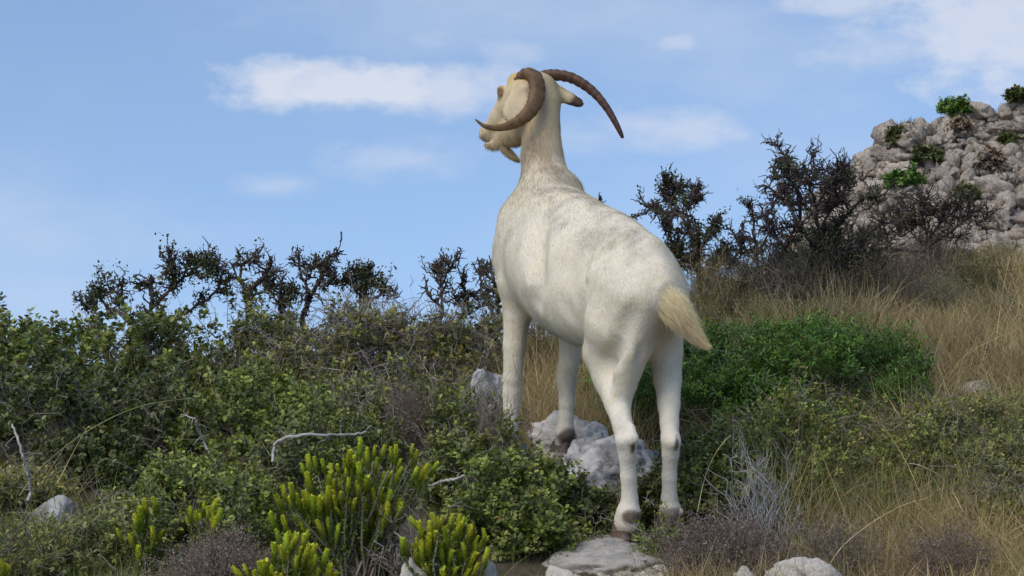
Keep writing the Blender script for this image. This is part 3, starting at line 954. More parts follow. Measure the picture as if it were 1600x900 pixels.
def horn(pts, seed, label, tone):
    rng = np.random.default_rng(seed)
    rows = np.array([np.append(P(px, py, Y), r * mpp(Y)) for px, py, Y, r in pts])
    s = spline(rows, 120)
    p = s[:, :3]; r = np.maximum(s[:, 3], 0.0012)
    n, k = len(p), 18
    t = norm(np.gradient(p, axis=0))
    a = norm(np.cross(t[0], [0.2, 0.3, 0.9])); frames = []
    for i in range(n):
        a = norm(a - (a @ t[i]) * t[i]); frames.append((a, np.cross(t[i], a)))
    ang = np.arange(k) / k * 2 * math.pi
    u = np.linspace(0, 1, n)
    ph = np.cumsum(rng.uniform(0.7, 1.3, n)) * 0.95
    ring = 1 + 0.05 * np.sin(ph) * (1 - smoothstep(0.45, 0.9, u)) + 0.025 * rng.normal(size=n) * (1 - u)
    V = []
    for i in range(n):
        prof = 1 + 0.10 * np.cos(2 * ang) + 0.06 * np.cos(3 * ang + 0.5)
        rr = r[i] * ring[i] * prof
        V.append(p[i] + (frames[i][0][None] * np.cos(ang)[:, None] * 1.0 + frames[i][1][None] * np.sin(ang)[:, None]) * rr[:, None])
    V = np.concatenate(V)
    i = np.arange(n - 1)[:, None] * k; j = np.arange(k)[None]; jn = (j + 1) % k
    q = np.stack([i + j, i + jn, i + k + jn, i + k + j], -1).reshape(-1, 4)
    tip = np.array([[ (n - 1) * k + x, (n - 1) * k + (x + 1) % k, n * k] for x in range(k)])
    V = np.concatenate([V, p[-1:] + t[-1:] * 0.003])
    uu = np.append(np.repeat(u, k), 1.0)
    c0 = np.array(tone[0]); c1 = np.array(tone[1])
    col = c0 * (1 - uu[:, None]) + c1 * uu[:, None]
    st = fbm(np.stack([uu * 30, np.append(np.tile(ang, n), 0) * 0.6, uu * 0], -1), seed, 3)
    col = col * (1 + 0.45 * st[:, None])
    G = Geo(); G.add(V, q=q, t=tip, c=np.clip(col, 0.01, 1))
    o = G.build('horn', M_HORN, goat, GB, smooth=True)
    o['label'] = label


horn([(812, 129, 5.93, 10), (822, 118, 5.915, 11), (833, 119, 5.885, 12.5), (838.5, 135, 5.86, 12.8), (837, 156, 5.835, 12), (827, 175, 5.82, 10.5),
      (811, 189, 5.81, 8.6), (793, 197, 5.805, 6.4), (774, 200, 5.80, 4.6), (757, 197, 5.80, 3.2), (743, 187, 5.80, 1.2)], 4,
     'brown horn curling down beside the cheek with its tip forward', ((0.135, 0.075, 0.034), (0.20, 0.115, 0.045)))
horn([(836, 127, 5.95, 11), (852, 119, 5.95, 10), (870, 117, 5.94, 9.3), (892, 121, 5.925, 9), (913, 132, 5.91, 8.6), (932, 148, 5.895, 7.6),
      (948, 168, 5.88, 6.4), (960, 188, 5.87, 5.4), (969, 206, 5.865, 4.2), (973, 215, 5.865, 2.8)], 5,
     'brown horn sweeping out and down behind the ear', ((0.13, 0.07, 0.033), (0.075, 0.036, 0.03)))


def strand_tuft(pts, n, spread, ln, seed, cols, name, width=0.0012):
    """hair tuft along a spline axis: rows px,py,Y,rpx"""
    rng = np.random.default_rng(seed)
    rows = np.array([np.append(P(px, py, Y), r * mpp(Y)) for px, py, Y, r in pts])
    s = spline(rows, 60)
    # solid core
    V, q, _ = tube_batch(s[None, :, :3], np.maximum(s[None, :, 3] * 0.55, 0.0006), 12)
    cc = np.array(cols[0]) * (1 - np.linspace(0, 1, 60)[:, None]) + np.array(cols[1]) * np.linspace(0, 1, 60)[:, None]
    G = Geo(); G.add(V, q=q, c=np.repeat(cc, 12, 0))
    ti = rng.integers(0, 46, n)
    t = norm(np.gradient(s[:, :3], axis=0))[ti]
    rd = rng.normal(size=(n, 3)); rd = norm(rd - (rd * t).sum(1, keepdims=True) * t)
    base = s[ti, :3] + rd * (s[ti, 3] * rng.uniform(0.5, 0.95, n))[:, None]
    L = rng.uniform(0.55, 1.2, n) * ln
    L = np.minimum(np.minimum(L, (62 - ti) / 60 * ln * 3.0 + 0.006), np.linalg.norm(s[-1, :3] - base, axis=1) * 1.0 + 0.003)
    d = norm(0.3 * t + 0.8 * norm(s[-1, :3] - base) + rd * spread * rng.uniform(0.1, 1.0, (n, 1)) * (1 - ti / 60.0)[:, None] + (0.24 - 0.23 * ti / 60.0)[:, None] * rng.normal(size=(n, 3)))
    # strands near the end follow the tip
    wid = np.full(n, width) * rng.uniform(0.7, 1.4, n)
    v, qq, per = blades(base, d, L, wid, rng.uniform(-0.1, 0.25, n), 3, rng)
    w = (ti / 60.0)[:, None]
    col = np.array(cols[0]) * (1 - w) + np.array(cols[1]) * w
    col = col * rng.uniform(0.75, 1.2, (n, 1))
    G.add(v, q=qq, c=np.repeat(np.clip(col, 0, 0.95), per, 0))
    return G.build(name, M_FUR, goat, GB, smooth=False)


strand_tuft([(1014, 474, 5.15, 19), (1033, 466, 5.095, 27), (1051, 480, 5.07, 28), (1069, 503, 5.07, 20), (1084, 524, 5.07, 10), (1097, 536, 5.07, 4.5), (1107, 542, 5.07, 2.5)],
            17000, 0.42, 0.040, 6, ((0.86, 0.79, 0.65), (0.86, 0.68, 0.42)), 'tail', 0.0006)
strand_tuft([(784, 228, 6.00, 8), (792, 237, 5.995, 8.5), (800, 244, 5.99, 6.5), (807, 249, 5.985, 4), (811, 252, 5.985, 1.5)],
            900, 0.15, 0.03, 7, ((0.55, 0.44, 0.28), (0.52, 0.40, 0.22)), 'beard')


def hoof(px, py, Y, toe, size=1.0):
    """cloven hoof: two claws, sole at px,py"""
    c = P(px, py, Y); toe = norm(np.array([toe[0], toe[1], 0.0])); sd = np.array([-toe[1], toe[0], 0.0])
    G = Geo()
    for s in (-1, 1):
        prof = np.array([(-0.026, -0.010), (-0.014, -0.0125), (0.012, -0.0135), (0.032, -0.010), (0.040, 0.0), (0.032, 0.008), (0.010, 0.0095), (-0.014, 0.009), (-0.026, 0.005)])
        rings = []
        for (h, sc, back) in ((0.0, 1.0, 0.0), (0.012, 0.98, -0.003), (0.026, 0.86, -0.009), (0.036, 0.70, -0.013)):
            pr = prof * sc * size
            rings.append(c + toe * (pr[:, :1] + back) + sd * (pr[:, 1:] + 0.0115 * size) * s + np.array([0, 0, h * size]))
        k = len(prof); V = np.concatenate(rings)
        q = np.array([[r * k + j, r * k + (j + 1) % k, (r + 1) * k + (j + 1) % k, (r + 1) * k + j] for r in range(3) for j in range(k)])
        V = np.concatenate([V, rings[0].mean(0, keepdims=True), rings[3].mean(0, keepdims=True)])
        tr = np.array([[j, (j + 1) % k, 4 * k] for j in range(k)] + [[3 * k + j, 3 * k + (j + 1) % k, 4 * k + 1] for j in range(k)])
        G.add(V, q=q, t=tr, c=(0.155, 0.115, 0.085))
        # dew claw
        dv, dt = ICO[2]
        G.add(dv * np.array([0.0075, 0.006, 0.009]) * size + c - toe * 0.030 * size + sd * s * 0.012 + np.array([0, 0, 0.040]) * size, t=dt, c=(0.46, 0.36, 0.26))
    G.build('hoof', M_HOOF, goat, GB, smooth=True)


hoof(977, 842, YA(0.02, 0.07), FW, 1.3)
hoof(1046, 830, YA(0.03, -0.065), FW, 1.3)
hoof(797, 716, YA(0.79, 0.11), FW, 1.0)
hoof(880, 707, YA(0.765, -0.10), FW + 0.3 * LF, 1.2)
# eye
ev, et = ICO[3]
G = Geo(); G.add(ev * 0.0085 + P(783.5, 150, 5.9415), t=et, c=(0.05, 0.03, 0.015))
G.build('eye', mat_attr('goat_eye', rough=0.12, spec=0.6), goat, GB, smooth=True)
#VEG
# ------------------------------------------------------------------ vegetation
def pick(rng, n, pal):
    """random colours between rows of a palette"""
    pal = np.array(pal); a = pal[rng.integers(0, len(pal), n)]; b = pal[rng.integers(0, len(pal), n)]
    t = rng.random((n, 1))
    return (a * t + b * (1 - t)) * rng.uniform(0.8, 1.2, (n, 1))


def twig_set(G, p0, p1, rng, r0, col, m=5, wob=0.12, k=3, taper=0.25, sag=0.0):
    """crooked twigs from p0 to p1"""
    n = len(p0)
    s = np.linspace(0, 1, m)
    L = np.linalg.norm(p1 - p0, axis=1)
    pts = p0[:, None] * (1 - s)[None, :, None] + p1[:, None] * s[None, :, None]
    j = rng.normal(size=(n, m, 3)) * wob * L[:, None, None]
    j[:, 0] = 0; j[:, -1] *= 0.3
    pts = pts + j
    pts[:, :, 2] += sag * (np.sin(s * math.pi))[None] * L[:, None]
    r = np.broadcast_to(np.asarray(r0, float).reshape(-1, 1), (n, 1)) * (1 - (1 - taper) * s[None])
    v, q, per = tube_batch(pts, r, k)
    c = np.asarray(col)
    c = np.repeat(c, per, 0) if c.ndim == 2 else c
    G.add(v, q=q, c=c)
    return pts


GREEN = [(0.107, 0.136, 0.03), (0.16, 0.192, 0.042), (0.213, 0.239, 0.055), (0.074, 0.104, 0.027)]
GREEN_BRIGHT = [(0.18, 0.221, 0.046), (0.239, 0.28, 0.064), (0.14, 0.178, 0.038)]  # lighter leaf greens of the brighter bushes
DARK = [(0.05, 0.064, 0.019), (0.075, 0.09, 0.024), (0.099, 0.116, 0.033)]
OLIVE = [(0.173, 0.171, 0.047), (0.245, 0.221, 0.067), (0.122, 0.127, 0.041), (0.204, 0.221, 0.054)]
VIVID = [(0.059, 0.132, 0.018), (0.081, 0.174, 0.021), (0.045, 0.096, 0.014), (0.111, 0.204, 0.029)]
SAGE = [(0.2, 0.206, 0.088), (0.267, 0.25, 0.111), (0.151, 0.162, 0.061)]
WOOD_GREY = [(0.291, 0.25, 0.202), (0.403, 0.354, 0.285), (0.19, 0.156, 0.124)]
WOOD_DARK = [(0.083, 0.063, 0.053), (0.128, 0.098, 0.078), (0.053, 0.041, 0.036)]
HEATH = [(0.206, 0.151, 0.131), (0.29, 0.227, 0.194), (0.145, 0.108, 0.087)]


def bush(name, label, cat, px, top, wpx, Y, depth, n_shoot, per, leaf, pal, seed, base=None, grey=120, ratio=0.62, group=None,
         lump=0.34, mat=None, fill=0.45, shoot=0.07, wood=WOOD_GREY, grey_len=0.10, upright=0.55, grey_r=0.0016, zbase=None, zmin=-9):
    rng = np.random.default_rng(seed)
    n_shoot = int(n_shoot * 0.62); per = int(round(per * 1.75)); shoot *= 0.8
    c0 = P(px, top, Y); x, y = c0[0], Y
    zg = float(ground(x, y)) if zbase is None else zbase
    rx = wpx * 0.5 * mpp(Y); rz = max(c0[2] - zg, 0.05); ry = depth
    B = np.array([x, y, zg])
    e = empty(name, B, label, cat, group)
    # shoot positions over an uneven dome
    d = rng.normal(size=(n_shoot * 2, 3)); d[:, 2] = np.abs(d[:, 2]) * 1.0 - 0.12; d = norm(d)
    lum = 1 - lump * 0.55 + lump * fbm(d * 2.6 + seed * 3.1, seed, 3) * 1.5
    dens = fbm(d * 3.4 + 50 + seed, seed + 3, 2)
    keep = rng.random(len(d)) < np.clip(0.5 + 1.9 * dens, 0.04, 1)
    d, lum = d[keep][:n_shoot], lum[keep][:n_shoot]
    zk = d[:, 2] > zmin; d, lum = d[zk], lum[zk]
    n = len(d)
    rad = lum * (1 - fill * rng.random(n) ** 1.7)
    # flat-topped dome: squash the polar radius
    dd = d / (np.abs(d) ** 2.6).sum(1, keepdims=True) ** (1 / 2.6)
    pos = B + dd * rad[:, None] * np.array([rx, ry, rz * 0.92])
    gz = ground(pos[:, 0], pos[:, 1]) if zbase is None else np.full(n, zbase - 0.2)
    pos[:, 2] = np.maximum(pos[:, 2], gz + 0.015)
    sd = norm(d * np.array([1, 1, 0.8]) * 0.75 + np.array([0, 0, upright]) + 0.45 * rng.normal(size=(n, 3)))
    sl = shoot * rng.uniform(0.5, 1.3, n)
    # stems
    Gs = Geo()
    ns = min(n, 260)
    pick_i = rng.choice(n, ns, replace=False)
    root = B + np.stack([rng.normal(size=ns) * rx * 0.18, rng.normal(size=ns) * ry * 0.18, np.full(ns, -0.03)], 1)
    mid = root + (pos[pick_i] - root) * rng.uniform(0.15, 0.5, (ns, 1))
    twig_set(Gs, mid, pos[pick_i] + sd[pick_i] * sl[pick_i, None], rng, rng.uniform(0.0012, 0.0028, ns), pick(rng, ns, wood), 5, 0.06)
    nb = 14
    bi = rng.choice(n, nb, replace=False)
    r0 = B + np.stack([rng.normal(size=nb) * rx * 0.1, rng.normal(size=nb) * ry * 0.1, np.full(nb, -0.05)], 1)
    twig_set(Gs, r0, B + (pos[bi] - B) * 0.8, rng, rng.uniform(0.005, 0.009, nb), pick(rng, nb, wood), 7, 0.06, 5)
    if grey:
        # bare twigs sticking out and lying over the surface
        gi = rng.choice(n, grey)
        a = pos[gi] + norm(pos[gi] - B) * 0.01
        b = a + norm(sd[gi] + 1.1 * rng.normal(size=(grey, 3))) * grey_len * rng.uniform(0.4, 1.4, (grey, 1))
        tp = twig_set(Gs, a, b, rng, grey_r * rng.uniform(0.6, 1.5, grey), pick(rng, grey, wood), 5, 0.10)
        for lv in (2, 3):
            a2 = tp[:, lv]
            b2 = a2 + norm(b - a + 1.1 * np.linalg.norm(b - a, axis=1, keepdims=True) * rng.normal(size=(grey, 3)) * 0.6) * grey_len * rng.uniform(0.2, 0.55, (grey, 1))
            twig_set(Gs, a2, b2, rng, grey_r * 0.7 * rng.uniform(0.6, 1.2, grey), pick(rng, grey, wood), 4, 0.10)
    Gs.build('stems', M_TWIG, e, B)
    # leaves
    m = n * per
    si = np.repeat(np.arange(n), per)
    t = rng.random(m)
    lp = pos[si] + sd[si] * (sl[si] * t)[:, None]
    rd = rng.normal(size=(m, 3)); rd = norm(rd - (rd * sd[si]).sum(1, keepdims=True) * sd[si])
    ld = norm(sd[si] * rng.uniform(0.15, 0.9, (m, 1)) + rd)
    up = norm(sd[si] * 0.8 + np.array([0, -0.15, 0.6]) + 0.5 * rng.normal(size=(m, 3)))
    ll = leaf * rng.uniform(0.6, 1.25, m)
    v, q, pv = leaves(lp + rd * 0.003, ld, up, ll, ll * ratio * rng.uniform(0.8, 1.15, m), 0.3)
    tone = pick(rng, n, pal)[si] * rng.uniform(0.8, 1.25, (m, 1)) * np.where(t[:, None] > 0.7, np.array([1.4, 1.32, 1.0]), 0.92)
    dead = rng.random(m) < 0.012
    tone[dead] = np.array([0.22, 0.13, 0.05])
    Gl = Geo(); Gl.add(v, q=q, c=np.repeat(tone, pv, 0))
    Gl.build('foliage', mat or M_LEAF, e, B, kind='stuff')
    return e


def gnarled(name, label, px_paths, Y, seed, leafy=0.5, twigs=1.0, group='wind-pruned dead shrubs', dz=0.10, leafcol=DARK, cat='shrub', wood=WOOD_DARK, tw_len=0.055, thick=0.52, subs=3, dy=0):
    """bare wind-pruned shrub; px_paths = limbs as rows (px, py, r_px)"""
    rng = np.random.default_rng(seed)
    px_paths = [[(a_, b_ + dy * np.clip((490 - b_) / 120, 0, 1), r_) for a_, b_, r_ in path] for path in px_paths]
    p0 = P(px_paths[0][0][0], px_paths[0][0][1], Y)
    B = np.array([p0[0], Y, float(ground(p0[0], Y))])
    e = empty(name, B, label, cat, group)
    G = Geo(); tips = []; allp = []; seen = []
    for path in px_paths:
        k = len(path)
        off = np.cumsum(rng.normal(size=k) * dz * 0.5); off -= off[0]
        if seen:
            q0 = min(seen, key=lambda w: (w[0] - path[0][0]) ** 2 + (w[1] - path[0][1]) ** 2)
            off += q0[2]
        rows = np.array([np.append(P(a, b, Y + o_), thick * r * mpp(Y)) for (a, b, r), o_ in zip(path, off)])
        n = max(8, 7 * (k - 1))
        s = spline(rows, n)
        tt_ = np.linspace(0, k - 1, n)
        seen += [(np.interp(w, range(k), [c_[0] for c_ in path]), np.interp(w, range(k), [c_[1] for c_ in path]), np.interp(w, range(k), off)) for w in tt_]
        s[1:-1, :3] += rng.normal(size=(n - 2, 3)) * 0.0022
        s[:, 3] = np.maximum(s[:, 3] * (1 + 0.18 * rng.normal(size=n)), 0.0016)
        v, q, _ = tube_batch(s[None, :, :3], s[None, :, 3], 7)
        G.add(v, q=q, c=np.clip(np.repeat(pick(rng, n, wood), 7, 0), 0, 1))
        allp.append(s); tips.append(s[-1, :3])
    main = list(allp)
    for s0 in main:
        for _ in range(int(rng.poisson(subs)) + 1):
            i0 = int(len(s0) * rng.uniform(0.25, 0.97)); i0 = min(i0, len(s0) - 2)
            t0 = norm(s0[i0 + 1, :3] - s0[i0, :3]); d_ = norm(t0 * 0.5 + rng.normal(size=3) * np.array([0.8, 0.6, 0.6]) + np.array([0, 0, 0.35]))
            L_ = tw_len * rng.uniform(1.0, 2.3); q_ = [s0[i0, :3]]
            for _k in range(5):
                d_ = norm(d_ + rng.normal(size=3) * 0.45 + np.array([0, 0, 0.06])); q_.append(q_[-1] + d_ * L_ / 5)
            rr = np.linspace(min(s0[i0, 3] * 0.7, 0.006), 0.0018, 6)
            sub_ = np.concatenate([np.array(q_), rr[:, None]], 1)
            v, q, _ = tube_batch(sub_[None, :, :3], sub_[None, :, 3], 5)
            G.add(v, q=q, c=np.clip(np.repeat(pick(rng, 6, wood), 5, 0), 0, 1))
            allp.append(sub_)
    # root down to the ground from the first limb
    a = allp[0][0, :3]
    twig_set(G, np.array([a]), np.array([B + np.array([0, 0, -0.05])]), rng, [allp[0][0, 3] * 1.1], pick(rng, 1, wood), 6, 0.05, 7, 1.2)
    G.build('branches', M_BARK, e, B)
    # twigs: crooked spurs along the limbs, dense at the ends
    Gt = Geo(); ends = []
    for s in allp:
        n = len(s)
        prob = np.linspace(0.35, 2.3, n)
        cnt = rng.poisson(prob * (0.95 if n > 6 else 1.5) * twigs)
        idx = np.repeat(np.arange(n), cnt)
        if len(idx) == 0: continue
        t = norm(np.gradient(s[:, :3], axis=0))[idx]
        d = norm(t * 0.5 + rng.normal(size=(len(idx), 3)) * 0.8 + np.array([0, 0, 0.35]))
        L = tw_len * rng.uniform(0.35, 1.3, len(idx))
        a = s[idx, :3]; b = a + d * L[:, None]
        tp = twig_set(Gt, a, b, rng, rng.uniform(0.0022, 0.0050, len(idx)), pick(rng, len(idx), wood), 4, 0.15, 4, 0.55)
        ends.append(b)
        for lv in (1, 2, 3):
            d2 = norm(d + rng.normal(size=d.shape) * 0.75)
            b2 = tp[:, lv] + d2 * (L * rng.uniform(0.3, 0.7, len(L)))[:, None]
            twig_set(Gt, tp[:, lv], b2, rng, rng.uniform(0.0016, 0.0030, len(idx)), pick(rng, len(idx), wood), 3, 0.14, 3, 0.5)
            ends.append(b2)
    Gt.build('twigs', M_TWIG, e, B, kind='stuff')
    if leafy:
        ends = np.concatenate(ends)
        cl = fbm(ends * 9, seed, 2)
        sel = ends[rng.random(len(ends)) < np.clip(leafy * (0.12 + 1.1 * cl), 0, 1)]
        per = 7; m = len(sel) * per
        if m:
            lp = np.repeat(sel, per, 0) + rng.normal(size=(m, 3)) * 0.010
            ll = rng.uniform(0.008, 0.015, m)
            v, q, pv = leaves(lp, norm(rng.normal(size=(m, 3)) + [0, 0, 0.5]), norm(rng.normal(size=(m, 3)) + [0, 0, 0.8]), ll, ll * 0.6)
            Gl = Geo(); Gl.add(v, q=q, c=np.repeat(pick(rng, m, leafcol), pv, 0))
            Gl.build('foliage', M_LEAF, e, B, kind='stuff')
    return e


def dry_shrub(name, label, px, top, wpx, Y, depth, n, seed, wood, group=None, r=0.0011, tiny=0, tinycol=None, spread=1.0, cat='shrub', wob=0.07):
    """dense fan of thin dry stems"""
    rng = np.random.default_rng(seed)
    c0 = P(px, top, Y); x = c0[0]; zg = float(ground(x, Y)); h = max(c0[2] - zg, 0.04); rx = wpx * 0.5 * mpp(Y)
    B = np.array([x, Y, zg]); e = empty(name, B, label, cat, group)
    G = Geo()
    q = rng.normal(size=(n, 2)) * 0.45
    root = B + np.stack([q[:, 0] * rx * 0.5, q[:, 1] * depth * 0.5, np.full(n, -0.01)], 1)
    fall = np.clip(1 - 0.55 * (q ** 2).sum(1), 0.35, 1)
    tip = B + np.stack([q[:, 0] * rx * 1.25 * spread, q[:, 1] * depth * 1.25 * spread, h * fall * rng.uniform(0.45, 1.08, n)], 1) + rng.normal(size=(n, 3)) * 0.02
    tp = twig_set(G, root, tip, rng, r * rng.uniform(0.6, 1.5, n), pick(rng, n, wood), 6, wob)
    L = np.linalg.norm(tip - root, axis=1, keepdims=True)
    ends = [tip]
    for lv in (2, 3, 4, 4):
        b = tp[:, lv] + norm((tip - root) / L + rng.normal(size=(n, 3)) * 0.6) * L * rng.uniform(0.12, 0.34, (n, 1))
        twig_set(G, tp[:, lv], b, rng, r * 0.7 * rng.uniform(0.6, 1.2, n), pick(rng, n, wood), 4, wob * 1.2)
        ends.append(b)
    G.build('stems', M_TWIG, e, B)
    if tiny:
        ends = np.concatenate(ends); m = len(ends) * tiny
        lp = np.repeat(ends, tiny, 0) + rng.normal(size=(m, 3)) * 0.008
        ll = rng.uniform(0.004, 0.009, m)
        v, qd, pv = leaves(lp, norm(rng.normal(size=(m, 3)) + [0, 0, 0.7]), norm(rng.normal(size=(m, 3)) + [0, 0, 0.6]), ll, ll * 0.4)
        Gl = Geo(); Gl.add(v, q=qd, c=np.repeat(pick(rng, m, tinycol or wood), pv, 0))
        Gl.build('foliage', M_LEAF_DULL, e, B, kind='stuff')
    return e


def grass(name, label, px0, px1, y0, y1, n, h, pal, seed, patch=1.6, lean=0.35, w=0.0022, bend=0.5, thr=-0.15, heads=0.0):
    rng = np.random.default_rng(seed)
    Y = rng.uniform(y0, y1, n * 3); px = rng.uniform(px0, px1, n * 3)
    x = (px - 800) / FPX * Y
    d = fbm(np.stack([x * patch, Y * patch, 0 * x], -1), seed, 3)
    keep = (d + 0.25 * rng.normal(size=len(x))) > thr
    x, Y, d = x[keep][:n], Y[keep][:n], d[keep][:n]
    # tufts
    k = len(x); tuft = rng.normal(size=(k, 2)) * 0.012
    ti = (np.arange(k) // 14) * 14
    x = x[ti] + tuft[:, 0] * 2.5; Y = Y[ti] + tuft[:, 1] * 2.5
    base = np.stack([x, Y, ground(x, Y) - 0.01], 1)
    dr = norm(np.stack([rng.normal(size=k) * lean, rng.normal(size=k) * lean, np.ones(k)], 1) + np.stack([tuft[:, 0], tuft[:, 1], 0 * x], 1) * 14)
    ln = h * rng.uniform(0.35, 1.25, k) * (1 + 0.7 * fbm(np.stack([x * 3, Y * 3, 0 * x], -1), seed + 5, 2)) * (0.75 + 0.5 * np.clip(d[ti] + 0.3, 0, 1))
    v, q, pv = blades(base, dr, ln, w * rng.uniform(0.6, 1.4, k), np.abs(rng.normal(size=k)) * bend, 5, rng)
    tone = pick(rng, k, pal)[ti] * rng.uniform(0.75, 1.25, (k, 1))
    pn = fbm(np.stack([x * 2.3, Y * 2.3, 0 * x + 4], -1), seed + 9, 3)[:, None]
    tone = tone * (1 + 0.45 * pn) * (1 + pn * np.array([0.05, 0.0, -0.1]))
    G = Geo(); G.add(v, q=q, c=np.repeat(np.clip(tone, 0.01, 1), pv, 0))
    o = G.build(name, M_GRASS)
    return tag(o, label, 'grass', kind='stuff')


STRAW = [(0.549, 0.408, 0.203), (0.701, 0.544, 0.312), (0.427, 0.317, 0.172), (0.336, 0.273, 0.14)]
BROWNG = [(0.35, 0.248, 0.138), (0.467, 0.349, 0.179), (0.248, 0.189, 0.11), (0.307, 0.262, 0.11)]
GREENG = [(0.182, 0.23, 0.065), (0.266, 0.297, 0.104), (0.126, 0.162, 0.046), (0.35, 0.338, 0.143)]

# ---- leafy bushes, left side
bush('evergreen_bush', 'round green bush on the skyline, at the ridge end farthest from the goat', 'bush', 40, 470, 300, 6.9, 0.45, 1500, 9, 0.020, GREEN, 101, grey=60)
bush('evergreen_bush', 'green leafy bush growing up through the brown gnarled stems on the ridge', 'bush', 240, 432, 240, 7.3, 0.35, 800, 9, 0.022, GREEN, 102, grey=160, lump=0.75)
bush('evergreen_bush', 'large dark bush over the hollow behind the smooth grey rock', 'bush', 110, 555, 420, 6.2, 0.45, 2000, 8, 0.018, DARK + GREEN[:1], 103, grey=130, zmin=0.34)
bush('evergreen_bush', 'bright small-leaved bush below the forked stub tree', 'bush', 420, 572, 330, 6.25, 0.45, 2100, 9, 0.017, GREEN_BRIGHT + GREEN, 104, grey=120)
bush('evergreen_bush', 'olive bush full of grey twigs along the middle of the ridge', 'bush', 600, 448, 330, 7.3, 0.4, 1250, 8, 0.018, OLIVE, 105, grey_r=0.0021, grey=1000, lump=0.4, grey_len=0.13)
bush('evergreen_bush', 'green bush right under the grey twiggy ridge bush', 'bush', 610, 575, 340, 6.3, 0.4, 1700, 8, 0.017, GREEN + OLIVE[:1], 106, grey_r=0.0021, grey=600, grey_len=0.12)
bush('evergreen_bush', 'twiggy bush hiding the goat\'s left front hoof', 'bush', 745, 640, 170, 5.68, 0.22, 1200, 8, 0.015, GREEN + OLIVE[:1], 107, grey=260)
bush('evergreen_bush', 'dark bush at the goat\'s chest on the ridge', 'bush', 725, 465, 200, 7.4, 0.35, 800, 8, 0.018, OLIVE + DARK, 108, grey_r=0.0021, grey=600, lump=0.5)
bush('evergreen_bush', 'low tidy bright green bush behind the two small spurge tufts', 'bush', 310, 697, 300, 5.35, 0.3, 2200, 9, 0.013, GREEN_BRIGHT + GREEN, 109, grey=50)
bush('evergreen_bush', 'glossy green bush between the spurge clumps and the flat slab', 'bush', 808, 700, 220, 5.22, 0.26, 1900, 9, 0.014, GREEN_BRIGHT + GREEN + DARK[:1], 110, grey=60)
bush('evergreen_bush', 'green bush behind the tallest yellow-green spurge', 'bush', 520, 640, 260, 5.75, 0.3, 1500, 8, 0.014, GREEN + DARK, 111, grey=160)
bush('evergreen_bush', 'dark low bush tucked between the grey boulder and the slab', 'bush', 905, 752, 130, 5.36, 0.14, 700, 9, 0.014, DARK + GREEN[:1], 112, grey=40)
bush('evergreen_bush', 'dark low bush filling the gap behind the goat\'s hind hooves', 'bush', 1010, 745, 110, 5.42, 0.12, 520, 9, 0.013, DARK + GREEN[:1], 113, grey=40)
bush('evergreen_bush', 'dull green low bush around the grey stone', 'bush', 30, 760, 200, 5.75, 0.3, 1300, 8, 0.013, SAGE + OLIVE + GREEN[:1], 114, grey=90)
bush('evergreen_bush', 'leafy bush on the ridge under the two branching stub trees', 'bush', 420, 452, 330, 7.5, 0.35, 1300, 8, 0.018, OLIVE + GREEN, 115, grey_r=0.0021, grey=600, lump=0.5)
bush('evergreen_bush', 'low green bush at the foot of the small-leaved spurge tuft', 'bush', 205, 768, 180, 5.05, 0.2, 900, 8, 0.012, GREEN + OLIVE[:1], 116, grey=60)
# ---- right side
bush('evergreen_bush', 'vivid green dense bush right behind the goat\'s hind legs', 'bush', 1195, 494, 580, 6.45, 0.45, 8200, 10, 0.017, VIVID, 121, grey=0, ratio=0.22, lump=0.2, shoot=0.08, upright=0.8, fill=0.3)
bush('evergreen_bush', 'olive green shrub with pale twigs in front of the vivid green bush', 'bush', 1265, 600, 360, 5.7, 0.3, 3000, 10, 0.0115, OLIVE + GREEN_BRIGHT, 122, grey=260, ratio=0.5)
bush('evergreen_bush', 'grey-green shrub among dry grass below the pale hillside stones', 'bush', 1500, 612, 330, 5.75, 0.32, 2700, 10, 0.0115, OLIVE + SAGE + GREEN_BRIGHT, 123, grey=320, ratio=0.42)
bush('evergreen_bush', 'dark green bush beside the goat\'s right hind leg', 'bush', 1105, 672, 170, 5.45, 0.2, 1200, 9, 0.014, GREEN + DARK, 124, grey=60)
bush('evergreen_bush', 'dusty shrub at the edge of the dry grass slope under the grey-green shrub', 'bush', 1590, 700, 220, 5.3, 0.25, 900, 8, 0.013, OLIVE + SAGE, 125, grey=260, ratio=0.42)
bush('evergreen_bush', 'dark leafy bush at the foot of the largest dead shrub', 'bush', 1330, 430, 170, 8.6, 0.35, 800, 8, 0.022, DARK + OLIVE, 126, grey=160)
bush('evergreen_bush', 'small dark bush in the dry grass beside the grey hillside shrub', 'bush', 1515, 440, 90, 8.6, 0.2, 350, 8, 0.02, DARK, 127, grey=60)
bush('small_evergreen', 'tiny yellow-green seedling beside the goat\'s right hind hoof', 'plant', 1035, 800, 60, 5.0, 0.05, 130, 9, 0.012, [(0.16, 0.19, 0.03), (0.12, 0.16, 0.03)], 128, grey=10, ratio=0.4)

